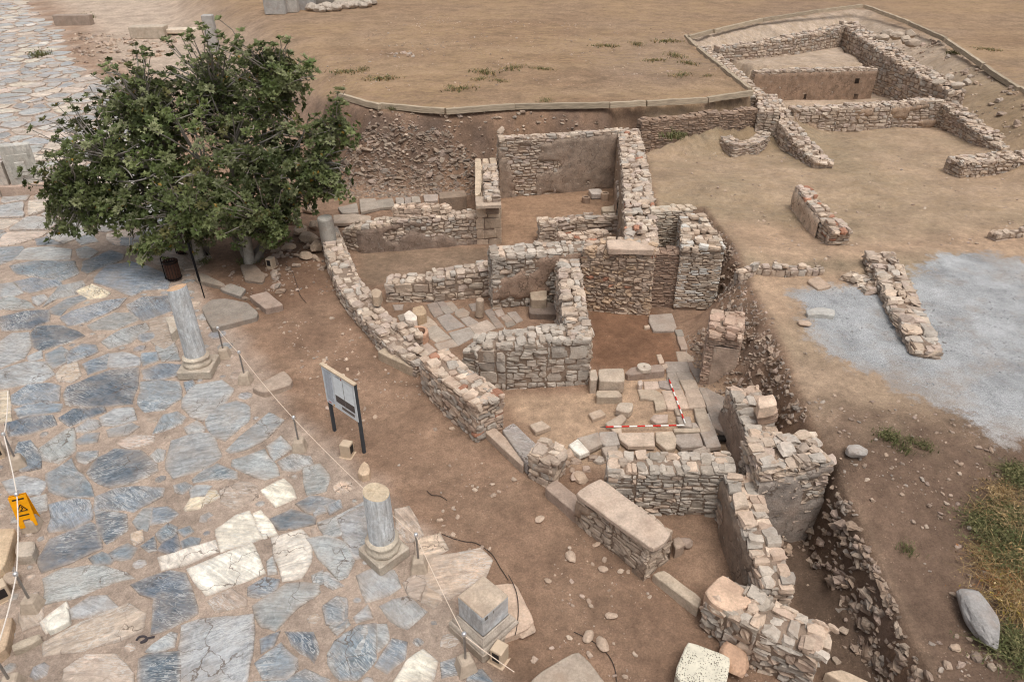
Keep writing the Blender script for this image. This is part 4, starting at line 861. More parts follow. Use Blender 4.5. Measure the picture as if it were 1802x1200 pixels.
# threshold slabs along the shop fronts
block("threshold_slab", "bluish slab of the double threshold beside the beige floor", "slab", [(882, 755), (903, 742), (961, 797), (928, 818)], .16, .3, (152, 144, 138), M_MARBLE, rag=.012)
block("threshold_slab", "outer tan slab of the double threshold with a worn front edge", "slab", [(850, 757), (866, 748), (924, 800), (922, 822)], .08, .3, (172, 152, 134), M_STONE, rag=.012)
block("threshold_slab", "long pale doorstep with a groove in front of the small front room", "slab", [(1146, 1008), (1168, 1000), (1236, 1052), (1230, 1072)], -.12, .3, (180, 162, 144), M_STONE, rag=.008)
block("threshold_slab", "short yellowish doorstep at the corner of the slab-paved room", "slab", [(662, 618), (684, 606), (738, 636), (727, 648)], .3, .4, (180, 162, 140), M_STONE, rag=.02)
block("threshold_slab", "pale kerb stone running out of the picture at the bottom right", "slab", [(1448, 1182), (1480, 1176), (1570, 1215), (1560, 1240)], -.28, .3, (196, 176, 154), M_STONE, rag=.012)
block("kerb_stone", "long grey kerb with flagstones at the foot of the smooth-topped bench", "slab", [(958, 858), (978, 842), (1028, 880), (1016, 905)], .05, .3, (160, 142, 126), M_STONE, rag=.02)
block("capping", None, None, [(1012, 868), (1034, 850), (1056, 840), (1118, 885), (1183, 937), (1170, 952), (1150, 966), (1085, 920)], .585, .1, (184, 164, 146), M_STONE, parent=bench, und=.03)
block("stone_block", "square stepped block at the end of the smooth-topped bench", "block", [(1182, 945), (1196, 940), (1208, 958), (1188, 968)], -.02, .4, (164, 144, 128), M_STONE)
# around the measuring poles
block("stone_block", "big smooth cream block at the wall end, cut by a diagonal slot on top", "block", [(1052, 648), (1098, 647), (1100, 671), (1054, 670)], .42, .34, (192, 174, 154), M_STONE, rag=.008)
block("stone_block", "small block squeezed between the cream block and the wall end", "block", [(1037, 650), (1050, 648), (1052, 669), (1037, 670)], .42, .5, (182, 164, 146), M_STONE)
block("stone_block", "long low cream step block in front of the slotted block", "block", [(1048, 686), (1090, 685), (1098, 698), (1049, 699)], .2, .24, (190, 172, 152), M_STONE, rag=.008)
block("stone_sill", "long reddish-faced sill stone carrying the round millstone", "sill", [(1098, 655), (1110, 645), (1165, 640), (1172, 653), (1105, 659)], .22, .26, (158, 138, 124), M_STONE, rag=.012)
block("flat_rock", "broken grey flagstone lying loose beside the measuring poles", "rock", [(1081, 721), (1090, 706), (1116, 706), (1115, 717), (1108, 728), (1092, 724)], .15, .16, (184, 168, 152), M_STONE, rag=.03)
block("stone_chunk", "white broken chunk lying under the millstone sill", "rock", [(1120, 668), (1130, 666), (1134, 676), (1123, 680)], .18, .18, (206, 190, 174), M_STONE, rag=.03)
block("stone_block", "square block with a dimple standing on a ledge in the corner of the slab-paved room", "block", [(932, 506), (962, 505), (963, 528), (934, 528)], .62, .34, (164, 146, 128), M_STONE, rag=.012)
block("stone_ledge", "rough ledge stone under the square dimpled block", "ledge", [(930, 535), (978, 532), (982, 552), (932, 552)], .34, .4, (128, 112, 100), M_STONE, rag=.03)
for (lab, pts, z, th, c) in (("yellowish boulder lying on the slab floor near the front wall", [(725, 540), (745, 535), (752, 550), (735, 556), (723, 551)], .5, .4, (196, 168, 138)),
                             ("white rounded boulder next to the yellowish boulder on the slab floor", [(710, 552), (720, 544), (735, 556), (732, 564), (714, 564)], .62, .5, (214, 202, 186)),
                             ("upright pale yellow block on the low curving wall", [(652, 510), (662, 505), (672, 512), (666, 524), (655, 522)], .98, .3, (192, 172, 148))):
    block("boulder", lab, "boulder", pts, z, th, c, M_STONE, rag=.03)
block("stone_block", "big squared loaf-shaped block crowning the plaster-faced wall", "block", [(1332, 698), (1362, 692), (1370, 712), (1335, 718)], 1.5, .28, (206, 182, 158), M_STONE, rag=.012)
for k, (z, d) in enumerate(((1.24, 0), (1.1, 4))):
    block("stone_block", ("upper" if k == 0 else "lower") + " flat stone stacked under the loaf-shaped block", "block", [(1334 - d, 712 + d), (1364, 708 + d), (1371, 726 + 2 * d), (1338 - d, 731 + 2 * d)], z, .13, (178, 154, 134), M_STONE, rag=.03)
block("lintel_stone", "dark hollowed stone trough by the rubble bank of the paved back room", "trough", [(772, 338), (818, 334), (822, 345), (773, 350)], .85, .6, (150, 130, 114), M_STONE, rag=.012)
block("stone_slab", "white slab leaning at the back of the rear room by the clay rings", "slab", [(1034, 333), (1058, 332), (1062, 341), (1042, 342)], .55, .2, (190, 180, 168), M_STONE)
block("stone_block", "flat cream slab jutting from the thick wall above the bench", "block", [(1057, 364), (1090, 360), (1094, 370), (1060, 372)], .85, .2, (204, 184, 160), M_STONE)
block("stone_slab", "large cream coping slab on the wall behind the damp earth floor", "slab", [(1066, 422), (1108, 421), (1155, 434), (1150, 440), (1070, 438)], 2.2, .16, (188, 168, 148), M_STONE, rag=.02)
block("stone_slab", "long smooth cream slab capping the left edge of the squared pier", "slab", [(836, 278), (846, 278), (848, 318), (846, 340), (836, 345)], 1.86, .14, (190, 170, 148), M_STONE, rag=.01)
block("stone_slab", "cream slab capping the near end of the squared pier", "slab", [(836, 345), (878, 347), (883, 361), (837, 362)], 1.82, .12, (186, 166, 146), M_STONE, rag=.01)
block("stone_slab", "broad pinkish mortar bed on the bowed wall end in the foreground", "slab", [(1238, 1040), (1272, 1008), (1318, 1040), (1330, 1060), (1290, 1078), (1252, 1060)], .42, .25, (204, 176, 152), M_STONE, rag=.02)
# boulders by the edge of the field
def rock(name, label, cat, u, v, size, col, rz=0, seed=0, z=None, lump=.22, sink=.25, group=None):
    bm = bmesh.new(); bmesh.ops.create_icosphere(bm, subdivisions=4, radius=1.0)
    V = np.array([x.co[:] for x in bm.verts]); F = [[q.index for q in f.verts] for f in bm.faces]; bm.free()
    nn = fbm(V * 1.3 + seed * 7.1, seed, 4); V = V * (1 + lump * nn[:, None] + 0.09 * fbm(V * 4.5 + seed, seed + 5, 4)[:, None])
    rgk = np.random.default_rng(seed)                                     # broken planes
    for _ in range(13):
        d = rgk.normal(0, 1, 3); d /= np.linalg.norm(d); lim = rgk.uniform(.68, .9)
        ex = np.maximum(0, V @ d - lim); V = V - ex[:, None] * d * .9
    V = V * (np.array(size) / 2); c, s = math.cos(rz), math.sin(rz)
    V = np.stack([V[:, 0] * c - V[:, 1] * s, V[:, 0] * s + V[:, 1] * c, V[:, 2]], -1)
    if z is None:
        z = 0.0
        for _ in range(12):
            q = P(u, v, z); z = float(ground_h(q[:1], q[1:2])[0])
    q = P(u, v, z)
    mb = MB(); mb.add(V + np.array([0, 0, size[2] / 2 * (1 - sink)]), F, lin(*col))
    o = mb.build(name, M_STONE, smooth=False); o.location = q
    return tag(o, label, cat, group)
rock("boulder", "large pointed grey boulder beside the dry bush at the lower right", "boulder", 1716, 1092, (.5, 1.25, .42), (154, 150, 146), rz=-.12, seed=3, lump=.12)
rock("boulder", "whitish grey boulder on the brown slope above the trench", "boulder", 1502, 802, (.46, .32, .26), (172, 168, 162), rz=.1, seed=5)
rock("boulder", "rounded brown boulder touching the pitted white block", "boulder", 1288, 1170, (.5, .62, .42), (188, 154, 128), seed=8)
rock("rock", "loose grey rock on the brown soil near the bench", "rock", 1205, 960, (.3, .22, .2), (150, 132, 118), seed=9)
for n_, (u, v, s, lab) in enumerate(((1075, 1085, .22, "white flat stone on the soil left of the foreground wall"), (1035, 1122, .26, "greyish stone lying between the pedestal and the foreground wall"), (1060, 1135, .28, "long pale stone beside the pointed slab"),
                                     (698, 985, .0, ""), (950, 915, .22, "brown stone half sunk in the open soil"), (1005, 982, .28, "low clod of stone in the middle of the open soil"), (1062, 1003, .2, "small round pale stone near the bench"),
                                     (925, 1112, .4, "rounded stone tucked under the cracked slab of the pedestal"), (1430, 560, .3, ""), (1415, 572, .34, "brown stone at the left rim of the gravel"), (1765, 975, .3, ""))):
    if lab: rock("rock", lab, "rock", u, v, (s * 1.1, s * .75, s * .4), (184, 162, 142), rz=n_, seed=20 + n_)
for n_, (u, v, s) in enumerate(((548, 375, .5), (530, 412, .5), (545, 425, .6), (520, 392, .45), (556, 402, .5), (508, 440, .4), (560, 440, .55), (538, 455, .4))):
    rock("rock", "tumbled pale rock heaped beside the fig tree trunk", "rock", u, v, (s * 1.4, s, s * .7), (182, 160, 138), rz=n_ * 1.3, seed=40 + n_, group="rocks heaped beside the fig tree")
# gravel-side flat stones
gz = lambda u, v: float(ground_h(np.array([P(u, v, 1.5)[0]]), np.array([P(u, v, 1.5)[1]]))[0])
block("flat_rock", "big flat pinkish stone at the end of the row of upright stones", "rock", [(1418, 492), (1440, 484), (1465, 502), (1440, 508)], 1.6, .2, (184, 162, 142), M_STONE, rag=.04)
block("flat_rock", "pale ledge of bedrock breaking through the gravel", "rock", [(1418, 545), (1440, 538), (1470, 545), (1468, 556), (1440, 552), (1422, 554)], 1.6, .2, (176, 172, 166), M_STONE, rag=.06)

# ================================================================ COLUMNS AND PEDESTAL
def column(label, u, v, vtop, r0, r1, pl, rz, seed, top_col):
    b = G(u, v); e = empty("column", b, 0); tag(e, label, "column"); H = hz(b[1], vtop) - b[2]
    m = MB(); box(m, (0, 0, .11), (pl, pl, .26), lin(178, 166, 150), rz, .03); m.build("plinth", M_STONE, e)
    m = MB(); prof = [(r0 * 1.27, .235), (r0 * 1.34, .27), (r0 * 1.34, .32), (r0 * 1.26, .36), (r0 * 1.22, .385), (r0 * 1.2, .42), (r0 * 1.28, .44), (r0 * 1.28, .475), (r0 * 1.16, .505), (r0 * 1.06, .52)]
    lathe(m, prof, 32, col=lin(190, 178, 160), wob=lambda a, z: .035 * math.sin(3 * a + seed) + .02 * math.sin(9 * a + z * 20)); m.build("base", M_STONE, e, smooth=False)
    n = 14; m = MB(); V = []; F = []; nn = 36
    for k in range(n + 1):
        f = k / n; z = .52 + (H - .52) * f; r = r0 + (r1 - r0) * f
        for i in range(nn):
            a = 2 * math.pi * i / nn; w = 1 + .02 * float(vnoise(np.array([math.cos(a) * 2, math.sin(a) * 2, z * 1.5 + seed]), seed)) - (.05 * max(0, math.sin(a * 2 + seed)) if k == n else 0)
            zz = z + (.05 * math.sin(a + seed) if k == n else 0)
            V.append((r * w * math.cos(a), r * w * math.sin(a), zz))
    for k in range(n):
        for i in range(nn): F.append((k * nn + i, k * nn + (i + 1) % nn, (k + 1) * nn + (i + 1) % nn, (k + 1) * nn + i))
    V = np.array(V); m.add(V, F, lin(200, 204, 205), sv=np.stack([V[:, 2] * .9 + seed, np.arctan2(V[:, 1], V[:, 0]) * .45, V[:, 2] * 0 + seed], -1)); m.build("shaft", M_MARBLE, e, smooth=True)
    m = MB(); top = V[-nn:]; c = top.mean(0) + np.array([0, 0, .015]); q = np.concatenate([top * np.array([.995, .995, 1]), c + (top - c) * .5 + np.random.default_rng(seed).normal(0, .008, (nn, 3)), [c]])
    F = [(i, (i + 1) % nn, nn + (i + 1) % nn, nn + i) for i in range(nn)]; F2 = [(nn + i, nn + (i + 1) % nn, 2 * nn) for i in range(nn)]
    m.add(q, F + F2, lin(*top_col)); m.build("broken_top", M_STONE, e)
column("tall weathered blue-grey marble column on a square plinth near the rope", 352, 652, 506, 0.26, .235, .84, .06, 2, (206, 172, 138))
column("shorter bluish marble column stub with a rough cream top", 677, 978, 866, .245, .235, .70, .80, 5, (196, 178, 152))
b = G(852, 1108); e = empty("pedestal", b, .80); tag(e, "square marble pedestal with moulded foot standing on a cracked slab", "pedestal")
m = MB(); box(m, (0, 0, .06), (.88, .88, .22), lin(172, 158, 142), 0, .03); m.build("plinth", M_STONE, e)
m = MB()
V = []; F = []
for (w, z) in ((.84, .17), (.86, .2), (.82, .235), (.78, .25), (.76, .30), (.68, .36), (.66, .37), (.66, .39), (.61, .40)):
    w /= 2; V += [(-w, -w, z), (w, -w, z), (w, w, z), (-w, w, z)]
for k in range(8):
    for i in range(4): F.append((k * 4 + i, k * 4 + (i + 1) % 4, k * 4 + 4 + (i + 1) % 4, k * 4 + 4 + i))
m.add(np.array(V), F, lin(176, 164, 150)); m.build("moulding", M_STONE, e)
m = MB(); box(m, (0, 0, .63), (.60, .60, .46), lin(192, 195, 196), 0, .012); bo = m.build("body", M_MARBLE, e)
m = MB(); box(m, (0, 0, .875), (.602, .602, .035), lin(188, 170, 150), 0, .015); m.build("top", M_STONE, e)
# black rain streaks under the rim
m = MB()
for k in range(9):
    x = rngO.uniform(-.26, .24); h = rngO.uniform(.08, .26); box(m, (.3015, x, .84 - h / 2), (.002, rngO.uniform(.012, .04), h), lin(74, 72, 70))
for k in range(3):
    x = rngO.uniform(-.26, .0); h = rngO.uniform(.05, .1); box(m, (x, -.3015, .84 - h / 2), (rngO.uniform(.02, .05), .002, h), lin(100, 98, 94))
m.build("stain", M_MARBLE, bo)
# small stubs and rings
def drum(name, label, cat, u, v, z, r, h, col, tilt=(0, 0), hole=0, m_=None):
    mb = MB(); n = 22
    if hole: lathe(mb, [(hole * r, h * .45), (hole * r, h), (r * .96, h), (r, h * .9), (r, 0)], n, col=lin(*col), cap=False, wob=lambda a, z: .03 * math.sin(4 * a))
    else: lathe(mb, [(r, 0), (r * .99, h * .5), (r * .95, h * .96), (r * .85, h)], n, col=lin(*col), wob=lambda a, z: .03 * math.sin(3 * a))
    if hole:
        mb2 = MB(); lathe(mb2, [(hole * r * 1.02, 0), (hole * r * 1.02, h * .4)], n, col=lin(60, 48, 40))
    o = mb.build(name, m_ or M_STONE, smooth=False); o.location = P(u, v, z); o.rotation_euler = (tilt[0], tilt[1], .4)
    if hole:
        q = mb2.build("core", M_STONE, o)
    return tag(o, label, cat)
drum("column_stub", "leaning weathered column stub at the end of the low curving wall", "column", 580, 428, .7, .26, .95, (166, 160, 150), (.06, -.05))
drum("column_stub", "thin little column stub standing on the slab-paved floor", "column", 844, 556, .17, .12, .55, (176, 156, 136), (.03, .04))
drum("stone_ring", "terracotta-coloured stone ring beside the boulders on the slab floor", "ring", 736, 598, .17, .30, .28, (196, 156, 130), (.03, 0), hole=.72)
drum("millstone", "round white millstone with a pierced centre lying on the sill", "millstone", 1133, 650, .22, .185, .09, (196, 184, 168), (0, .02), hole=.18)
drum("clay_ring", "dark grey clay ring on the floor of the rear room", "pot", 1031, 356, .3, .17, .22, (146, 124, 106), hole=.55)
drum("clay_ring", "pale-rimmed clay ring near the plastered stub in the rear room", "pot", 1064, 352, .3, .17, .3, (196, 170, 146), hole=.6)

# ================================================================ INFORMATION BOARD
A = G(589, 757); B = G(641, 796)
tA = hz(A[1], 645) - A[2]; tB = hz(B[1], 669) - B[2]; ht = (tA + tB) / 2
mid = (A + B) / 2; e = empty("information_board", mid, math.atan2(B[1] - A[1], B[0] - A[0])); tag(e, "white information board with photographs on two dark grey posts standing on the soil", "sign")
wd = np.linalg.norm((B - A)[:2])
for s in (-1, 1):
    m = MB(); box(m, (s * wd / 2, .0, ht / 2 - .1), (.07, .07, ht + .2), lin(62, 66, 70), 0, .008); m.build("post", M_PAINT, e)
PH = .98; z0 = ht - PH - .02
m = MB(); box(m, (0, -.047, z0 + PH / 2), (wd + .05, .02, PH), lin(206, 210, 212), 0, .004); pn = m.build("panel", M_PAINT, e)
m = MB(); box(m, (0, -.03, ht + .0), (wd + .12, .09, .035), lin(196, 176, 150)); m.build("top_rail", M_PAINT, e)
def mark(x0, x1, y0, y1, col, name, d=.002): 
    m = MB(); box(m, ((x0 + x1) / 2 * wd - wd / 2, -.0575 - d / 2, z0 + PH * (1 - (y0 + y1) / 2)), ((x1 - x0) * wd, d, (y1 - y0) * PH), lin(*col)); m.build(name, M_PAINT, pn)
mark(.03, .30, .03, .93, (200, 206, 213), "text_column")
mark(.35, .965, .10, .60, (222, 228, 230), "photo_sky")
mark(.35, .965, .60, .79, (84, 76, 74), "photo_ruin", .003)
mark(.52, .93, .84, .92, (104, 96, 92), "photo_strip")
mark(.655, .668, .10, .82, (120, 116, 112), "divider", .004)
m = MB(); rt = random.Random(2)
for k in range(26):
    y = .07 + k * .032; w = rt.uniform(.2, .24); box(m, ((.045 + w / 2) * wd - wd / 2, -.0607, z0 + PH * (1 - y)), (w * wd, .0012, .008), lin(120, 124, 132))
for k in range(7):
    box(m, ((.45 + k * .02) * wd - wd / 2, -.0585, z0 + PH * (1 - .06)), (.012 * wd, .0012, .02), lin(90, 96, 110))
m.build("printed_text", M_PAINT, pn)
m = MB(); box(m, (.62 * wd - wd / 2, -.0585, z0 + PH * .935), (.035 * wd, .0015, .05), lin(150, 50, 44)); m.build("emblem", M_PAINT, pn)
m = MB(); box(m, (.10 * wd - wd / 2, -.0585, z0 + PH * .055), (.1 * wd, .0015, .03), lin(190, 70, 60)); box(m, (.24 * wd - wd / 2, -.0585, z0 + PH * .05), (.05 * wd, .0015, .06), lin(206, 160, 70)); m.build("emblem", M_PAINT, pn)

# ================================================================ BARRIER POSTS AND ROPES
post_xy = {}
def make_post():
    e = empty("barrier_post", (0, 0, 0)); 
    m = MB(); box(m, (0, 0, .13), (.34, .34, .30), lin(176, 160, 142), .35, .03, taper=.62); m.build("concrete_foot", M_CONC, e)
    m = MB(); tube(m, [(0, 0, .25), (0, 0, .55), (0, 0, .86)], .021, 10, lin(150, 146, 142)); m.build("pole", M_METAL, e)
    m = MB(); lathe(m, [(.012, .85), (.034, .865), (.042, .895), (.034, .925), (.012, .94)], 14, col=lin(206, 206, 206)); m.build("finial", M_METAL, e)
    return e
pp = make_post(); first = True
posts = [((396, 628), "beside the big grey slab by the tall column"), ((433, 672), "just below right of the tall column"), ((528, 790), "between the oblong slab and the information board"), ((738, 1000), "right of the shorter column stub"),
         ((820, 1176), "in front of the square pedestal"), ((33, 820), "at the left edge beyond the yellow sign"), ((58, 928), "directly behind the yellow sign"), ((60, 1070), "at the left edge beside the white socketed block"), ((26, 1212), "in the lower left corner"),
         ((436, 22), "far away by the stone heap, the nearer of two"), ((443, 14), "far away by the stone heap, the farther of two")]
tips = []
for (q, lab) in posts:
    o = pp if first else copy_tree(pp); first = False
    w = G(*q); o.location = w; o.rotation_euler = (0, 0, rngO.uniform(-.4, .4))
    tag(o, "barrier post on a concrete foot " + lab, "barrier post", "rope barrier posts"); tips.append(w + np.array([0, 0, .86]))
def rope(label, pts, sag=.10, r=.014, col=(214, 196, 176)):
    m = MB(); full = []
    for a, b in zip(pts[:-1], pts[1:]):
        for k in range(14):
            f = k / 14; q = a + (b - a) * f; full.append(q - np.array([0, 0, sag * 4 * f * (1 - f) * (np.linalg.norm(b - a) / 3.0)]))
    full.append(pts[-1]); tube(m, full, r, 6, lin(*col)); tag(m.build("rope", M_ROPE), label, "rope")
end1 = G(905, 1215) + np.array([0, 0, .5]); far1 = G(338, 440) + np.array([0, 0, .9])
rope("pale rope strung from post to post between the paving and the brown soil", [tips[0], tips[1], tips[2], tips[3], tips[4], end1], .06, .008)
rope("white rope strung along the posts at the left edge of the paving", [tips[5] + np.array([-.9, 1.6, .0]), tips[5], tips[6], tips[7], tips[8]], .10, .012, (222, 212, 200))
# ================================================================ CAUTION SIGN
w = G(58, 928) + np.array([0, 0, .14]); e = empty("caution_sign", w, .38); tag(e, "yellow folding caution sign hung astride a barrier post on the paving", "sign")
YE = lin(240, 164, 12)
def sheet(name, x0, x1, z0, z1, y, col, parent, d=.012, cut=0):
    m = MB()
    if cut:
        box(m, ((x0 + x1) / 2, y, (z0 + cut + z1) / 2), (x1 - x0, d, z1 - z0 - cut), col, 0, .004)
        box(m, (x0 + .045, y, z0 + cut / 2), (.09, d, cut + .002), col); box(m, (x1 - .045, y, z0 + cut / 2), (.09, d, cut + .002), col)
    else: box(m, ((x0 + x1) / 2, y, (z0 + z1) / 2), (x1 - x0, d, z1 - z0), col)
    return m.build(name, M_PAINT, parent)
f1 = sheet("front_leaf", -.15, .15, 0, .74, 0, YE, e, cut=.18); f1.location = (0, -.12, 0); f1.rotation_euler = (-.13, 0, 0)
f2 = sheet("rear_leaf", -.15, .15, 0, .74, 0, YE, e, cut=.18); f2.location = (0, .12, 0); f2.rotation_euler = (.13, 0, 0)
m = MB()
for k in range(3):
    a = math.radians(90 + 120 * k); a2 = math.radians(210 + 120 * k); c = np.array([0, -.008, .44]); r_ = .10
    tube(m, [c + r_ * np.array([math.cos(a), 0, math.sin(a)]), c + r_ * np.array([math.cos(a2), 0, math.sin(a2)])], .009, 5, lin(40, 34, 20))
tube(m, [(-.025, -.008, .405), (.018, -.008, .445), (.0, -.008, .485)], .011, 5, lin(40, 34, 20)); box(m, (0, -.007, .66), (.20, .003, .035), lin(60, 50, 24)); box(m, (0, -.007, .29), (.17, .003, .03), lin(60, 50, 24))
m.build("pictogram", M_PAINT, f1)
# ================================================================ LAMP BOXES, BIN, POLE
def lamp(label, u, v, rz):
    e = empty("ground_spotlight", G(u, v), rz); tag(e, label, "spotlight")
    m = MB(); box(m, (0, 0, .17), (.22, .24, .34), lin(192, 172, 148), 0, .012); m.build("housing", M_PAINT, e)
    m = MB(); box(m, (0, -.122, .19), (.13, .008, .2), lin(44, 40, 40), 0, .002); m.build("glass", M_PAINT, e)
    m = MB(); box(m, (0, 0, -.01), (.3, .3, .03), lin(190, 168, 144)); m.build("foot_plate", M_CONC, e)
lamp("cream ground spotlight on the soil at the foot of the information board", 612, 800, 1.3)
lamp("cream ground spotlight with dark glass in front of the square pedestal", 879, 1160, -.55)
lamp("cream ground spotlight at the left edge beneath the rope", 8, 1050, .75)
lamp("cream ground spotlight half cut by the left edge beyond the yellow sign", 0, 802, .6)
lamp("small cream ground spotlight below the trunk of the fig tree", 478, 470, -.3)
def bin_(label, u, v):
    e = empty("litter_bin", G(u, v), .2); tag(e, label, "bin")
    m = MB()
    for k in range(16):
        a = 2 * math.pi * k / 16; box(m, (.21 * math.cos(a), .21 * math.sin(a), .36), (.02, .062, .62), lin(70, 48, 38), a, .004)
    m.build("slats", M_WOOD, e)
    m = MB(); lathe(m, [(.17, .06), (.19, .07), (.19, .6)], 20, col=lin(40, 36, 34)); m.build("liner", M_PAINT, e)
    for z in (.1, .64):
        m = MB(); lathe(m, [(.225, z - .02), (.235, z - .02), (.235, z + .02), (.225, z + .02)], 24, col=lin(34, 32, 32), cap=False); m.build("hoop", M_METAL, e)
    m = MB(); tube(m, [(-.26, 0, 0), (-.26, 0, .6), (-.26, 0, .78), (-.2, 0, .82)], .018, 8, lin(34, 32, 32)); m.build("stand", M_METAL, e)
bin_("dark slatted litter bin standing on the paving in front of the fig tree", 308, 492)
bin_("dark slatted litter bin mostly hidden under the leaves of the fig tree", 325, 446)
base = G(360, 524); topz = P(331, 428, hz(base[1] + .1, 428)); d = topz - base
m = MB(); tube(m, [base - d * .02, base + d * .3, base + d * .32, topz], [.018, .018, .035, .035], 10, lin(30, 30, 32)); tag(m.build("black_pole", M_METAL), "thin black metal pole standing at the paving edge under the fig tree", "pole")
# ================================================================ RANGING POLES
def pole(label, a, b):
    e = empty("ranging_pole", a, math.atan2(b[1] - a[1], b[0] - a[0])); tag(e, label, "measuring pole", "red and white measuring poles"); L = np.linalg.norm((b - a)[:2]); n = 10
    mr = MB(); mw_ = MB()
    for k in range(n):
        x0, x1 = L * k / n, L * (k + 1) / n - .001; q = mr if k % 2 == 0 else mw_
        tube(q, [(x0, 0, .0), ((x0 + x1) / 2, 0, .0), (x1, 0, .0)], .018, 8, lin(206, 40, 32) if k % 2 == 0 else lin(236, 230, 222))
    mr.build("red_bands", M_PAINT, e); mw_.build("white_bands", M_PAINT, e)
    m = MB(); tube(m, [(-.14, 0, -.004), (-.04, 0, 0), (0, 0, 0)], [.004, .012, .018], 8, lin(90, 84, 80)); m.build("steel_tip", M_METAL, e)
pole("red and white measuring pole lying left to right on the slab floor", P(1066, 751, .1), P(1204, 748, .1))
pole("red and white measuring pole pointing away along the slab floor", P(1178, 669, .1), P(1206, 745, .1))
# ================================================================ TIMBER KERB
def beam(label, u1, v1, z1, u2, v2, z2, w=.22, h=.22, col=(172, 156, 134), lift=.10):
    a, b = P(u1, v1, z1), P(u2, v2, z2); d = b - a; L = float(np.linalg.norm(d)) - .03
    o = empty("x", (0, 0, 0)); bpy.data.objects.remove(o)
    m = MB(); n = max(3, int(L / .3)); V = []; F = []; rr = np.random.default_rng(int(abs(u1) * 7 + v1))
    for k in range(n + 1):
        x = -L / 2 + L * k / n; j = rr.normal(0, .008, 4); bow = .03 * math.sin(k / n * 3.1 + u1)
        for (y, z) in ((-.5, -.5), (-.42, .5), (.42, .5), (.5, -.5)): V.append((x, y * w + bow + j[0], z * h + j[1]))
    for k in range(n):
        for i in range(4): F.append((k * 4 + i, k * 4 + 4 + i, k * 4 + 4 + (i + 1) % 4, k * 4 + (i + 1) % 4))
    F.append((0, 1, 2, 3)); F.append((n * 4 + 3, n * 4 + 2, n * 4 + 1, n * 4)); m.add(np.array(V), F, lin(*col) * rr.uniform(.85, 1.12))
    o = m.build("timber_beam", M_WOOD); c = (a + b) / 2; hm = float(ground_h(c[:1], c[1:2])[0])
    o.location = (c[0], c[1], c[2] + .05); o.rotation_euler = (0, -math.asin(d[2] / np.linalg.norm(d)), math.atan2(d[1], d[0]))
    return tag(o, label, "timber", "timber kerb around the dig")
TB = [("first timber of the kerb above the earth bank, next to the fig tree", 596, 170, 3.15, 668, 191, 3.15), ("second timber of the kerb from the fig tree, dipping to the right", 669, 188, 3.15, 783, 198, 3.15), ("third timber of the kerb from the fig tree", 784, 198, 3.15, 906, 190, 3.15),
      ("long pale timber in the middle of the front kerb", 906, 190, 3.15, 1072, 187, 3.15), ("timber of the front kerb above the thick long wall", 1072, 187, 3.15, 1136, 184, 3.15), ("timber of the front kerb above the dry-stone retaining wall", 1137, 184, 3.15, 1244, 179, 3.15),
      ("last timber of the front kerb before the corner", 1245, 178, 3.15, 1322, 166, 3.15), ("pale plank running up from the kerb corner", 1320, 161, 3.15, 1270, 122, 3.3), ("thin dark plank between the pale planks left of the sunken room", 1269, 121, 3.3, 1228, 88, 3.45), ("short stout timber at the left corner of the far dig", 1226, 86, 3.45, 1206, 66, 3.55),
      ("short timber turning right at the far left corner", 1211, 68, 3.6, 1253, 57, 3.7), ("long timber behind the far sunken room", 1255, 57, 3.7, 1341, 37, 3.9), ("timber in the middle of the far back kerb", 1341, 37, 3.9, 1436, 22, 4.1), ("last timber of the far back kerb, ending at the far corner", 1436, 22, 4.1, 1517, 12, 4.25),
      ("first timber coming forward from the far corner", 1521, 13, 4.25, 1600, 42, 3.95), ("second timber coming forward from the far corner", 1601, 43, 3.95, 1664, 72, 3.75), ("long timber along the grassy slope right of the far dig", 1665, 74, 3.75, 1730, 118, 3.42), ("big weathered timber at the right edge beside the far dig", 1731, 119, 3.42, 1792, 160, 3.15),
      ("timber leaving the picture at the right edge", 1793, 158, 3.15, 1880, 212, 2.95)]
for t_ in TB: beam(*t_)
# ================================================================ CABLES, STRAP
def cable(label, pts, r=.008, col=(62, 52, 46), raised=None):
    q = []
    for i in range(len(pts) - 1):
        for k in range(8):
            f = k / 8; p0 = np.array(pts[max(i - 1, 0)], float); p1 = np.array(pts[i], float); p2 = np.array(pts[i + 1], float); p3 = np.array(pts[min(i + 2, len(pts) - 1)], float)
            q.append(.5 * (2 * p1 + (p2 - p0) * f + (2 * p0 - 5 * p1 + 4 * p2 - p3) * f * f + (3 * p1 - p0 - 3 * p2 + p3) * f ** 3))
    w = np.array([G(u, v) for u, v in q]); w[:, 2] = ground_h(w[:, 0], w[:, 1]) + .015 + (raised or 0)
    m = MB(); tube(m, w, r, 6, lin(*col)); tag(m.build("cable", M_PAINT), label, "cable")
cable("black cable snaking from the rope post past the square pedestal", [(778, 940), (810, 952), (838, 956), (865, 975), (882, 1002), (895, 1022)])
cable("short loop of black cable on the soil behind the shorter column", [(751, 864), (760, 872), (775, 874), (788, 882)])
cable("dark cable curving over the soil beside the pointed slab", [(1010, 1112), (1040, 1128), (1068, 1150), (1082, 1178), (1085, 1210)])
cable("dark cable lying on the brown soil right of the tree trunk", [(502, 466), (515, 480), (522, 500), (528, 520), (540, 535)])
cable("cable running down beside the square pedestal across the cracked slab", [(895, 1022), (908, 1050), (912, 1080), (910, 1110), (906, 1130)], raised=.15)
cable("dark broken strap lying on the paving in the lower left", [(240, 1127), (246, 1121), (256, 1120), (258, 1127), (248, 1130), (262, 1123), (273, 1121)], .02, (66, 60, 62))
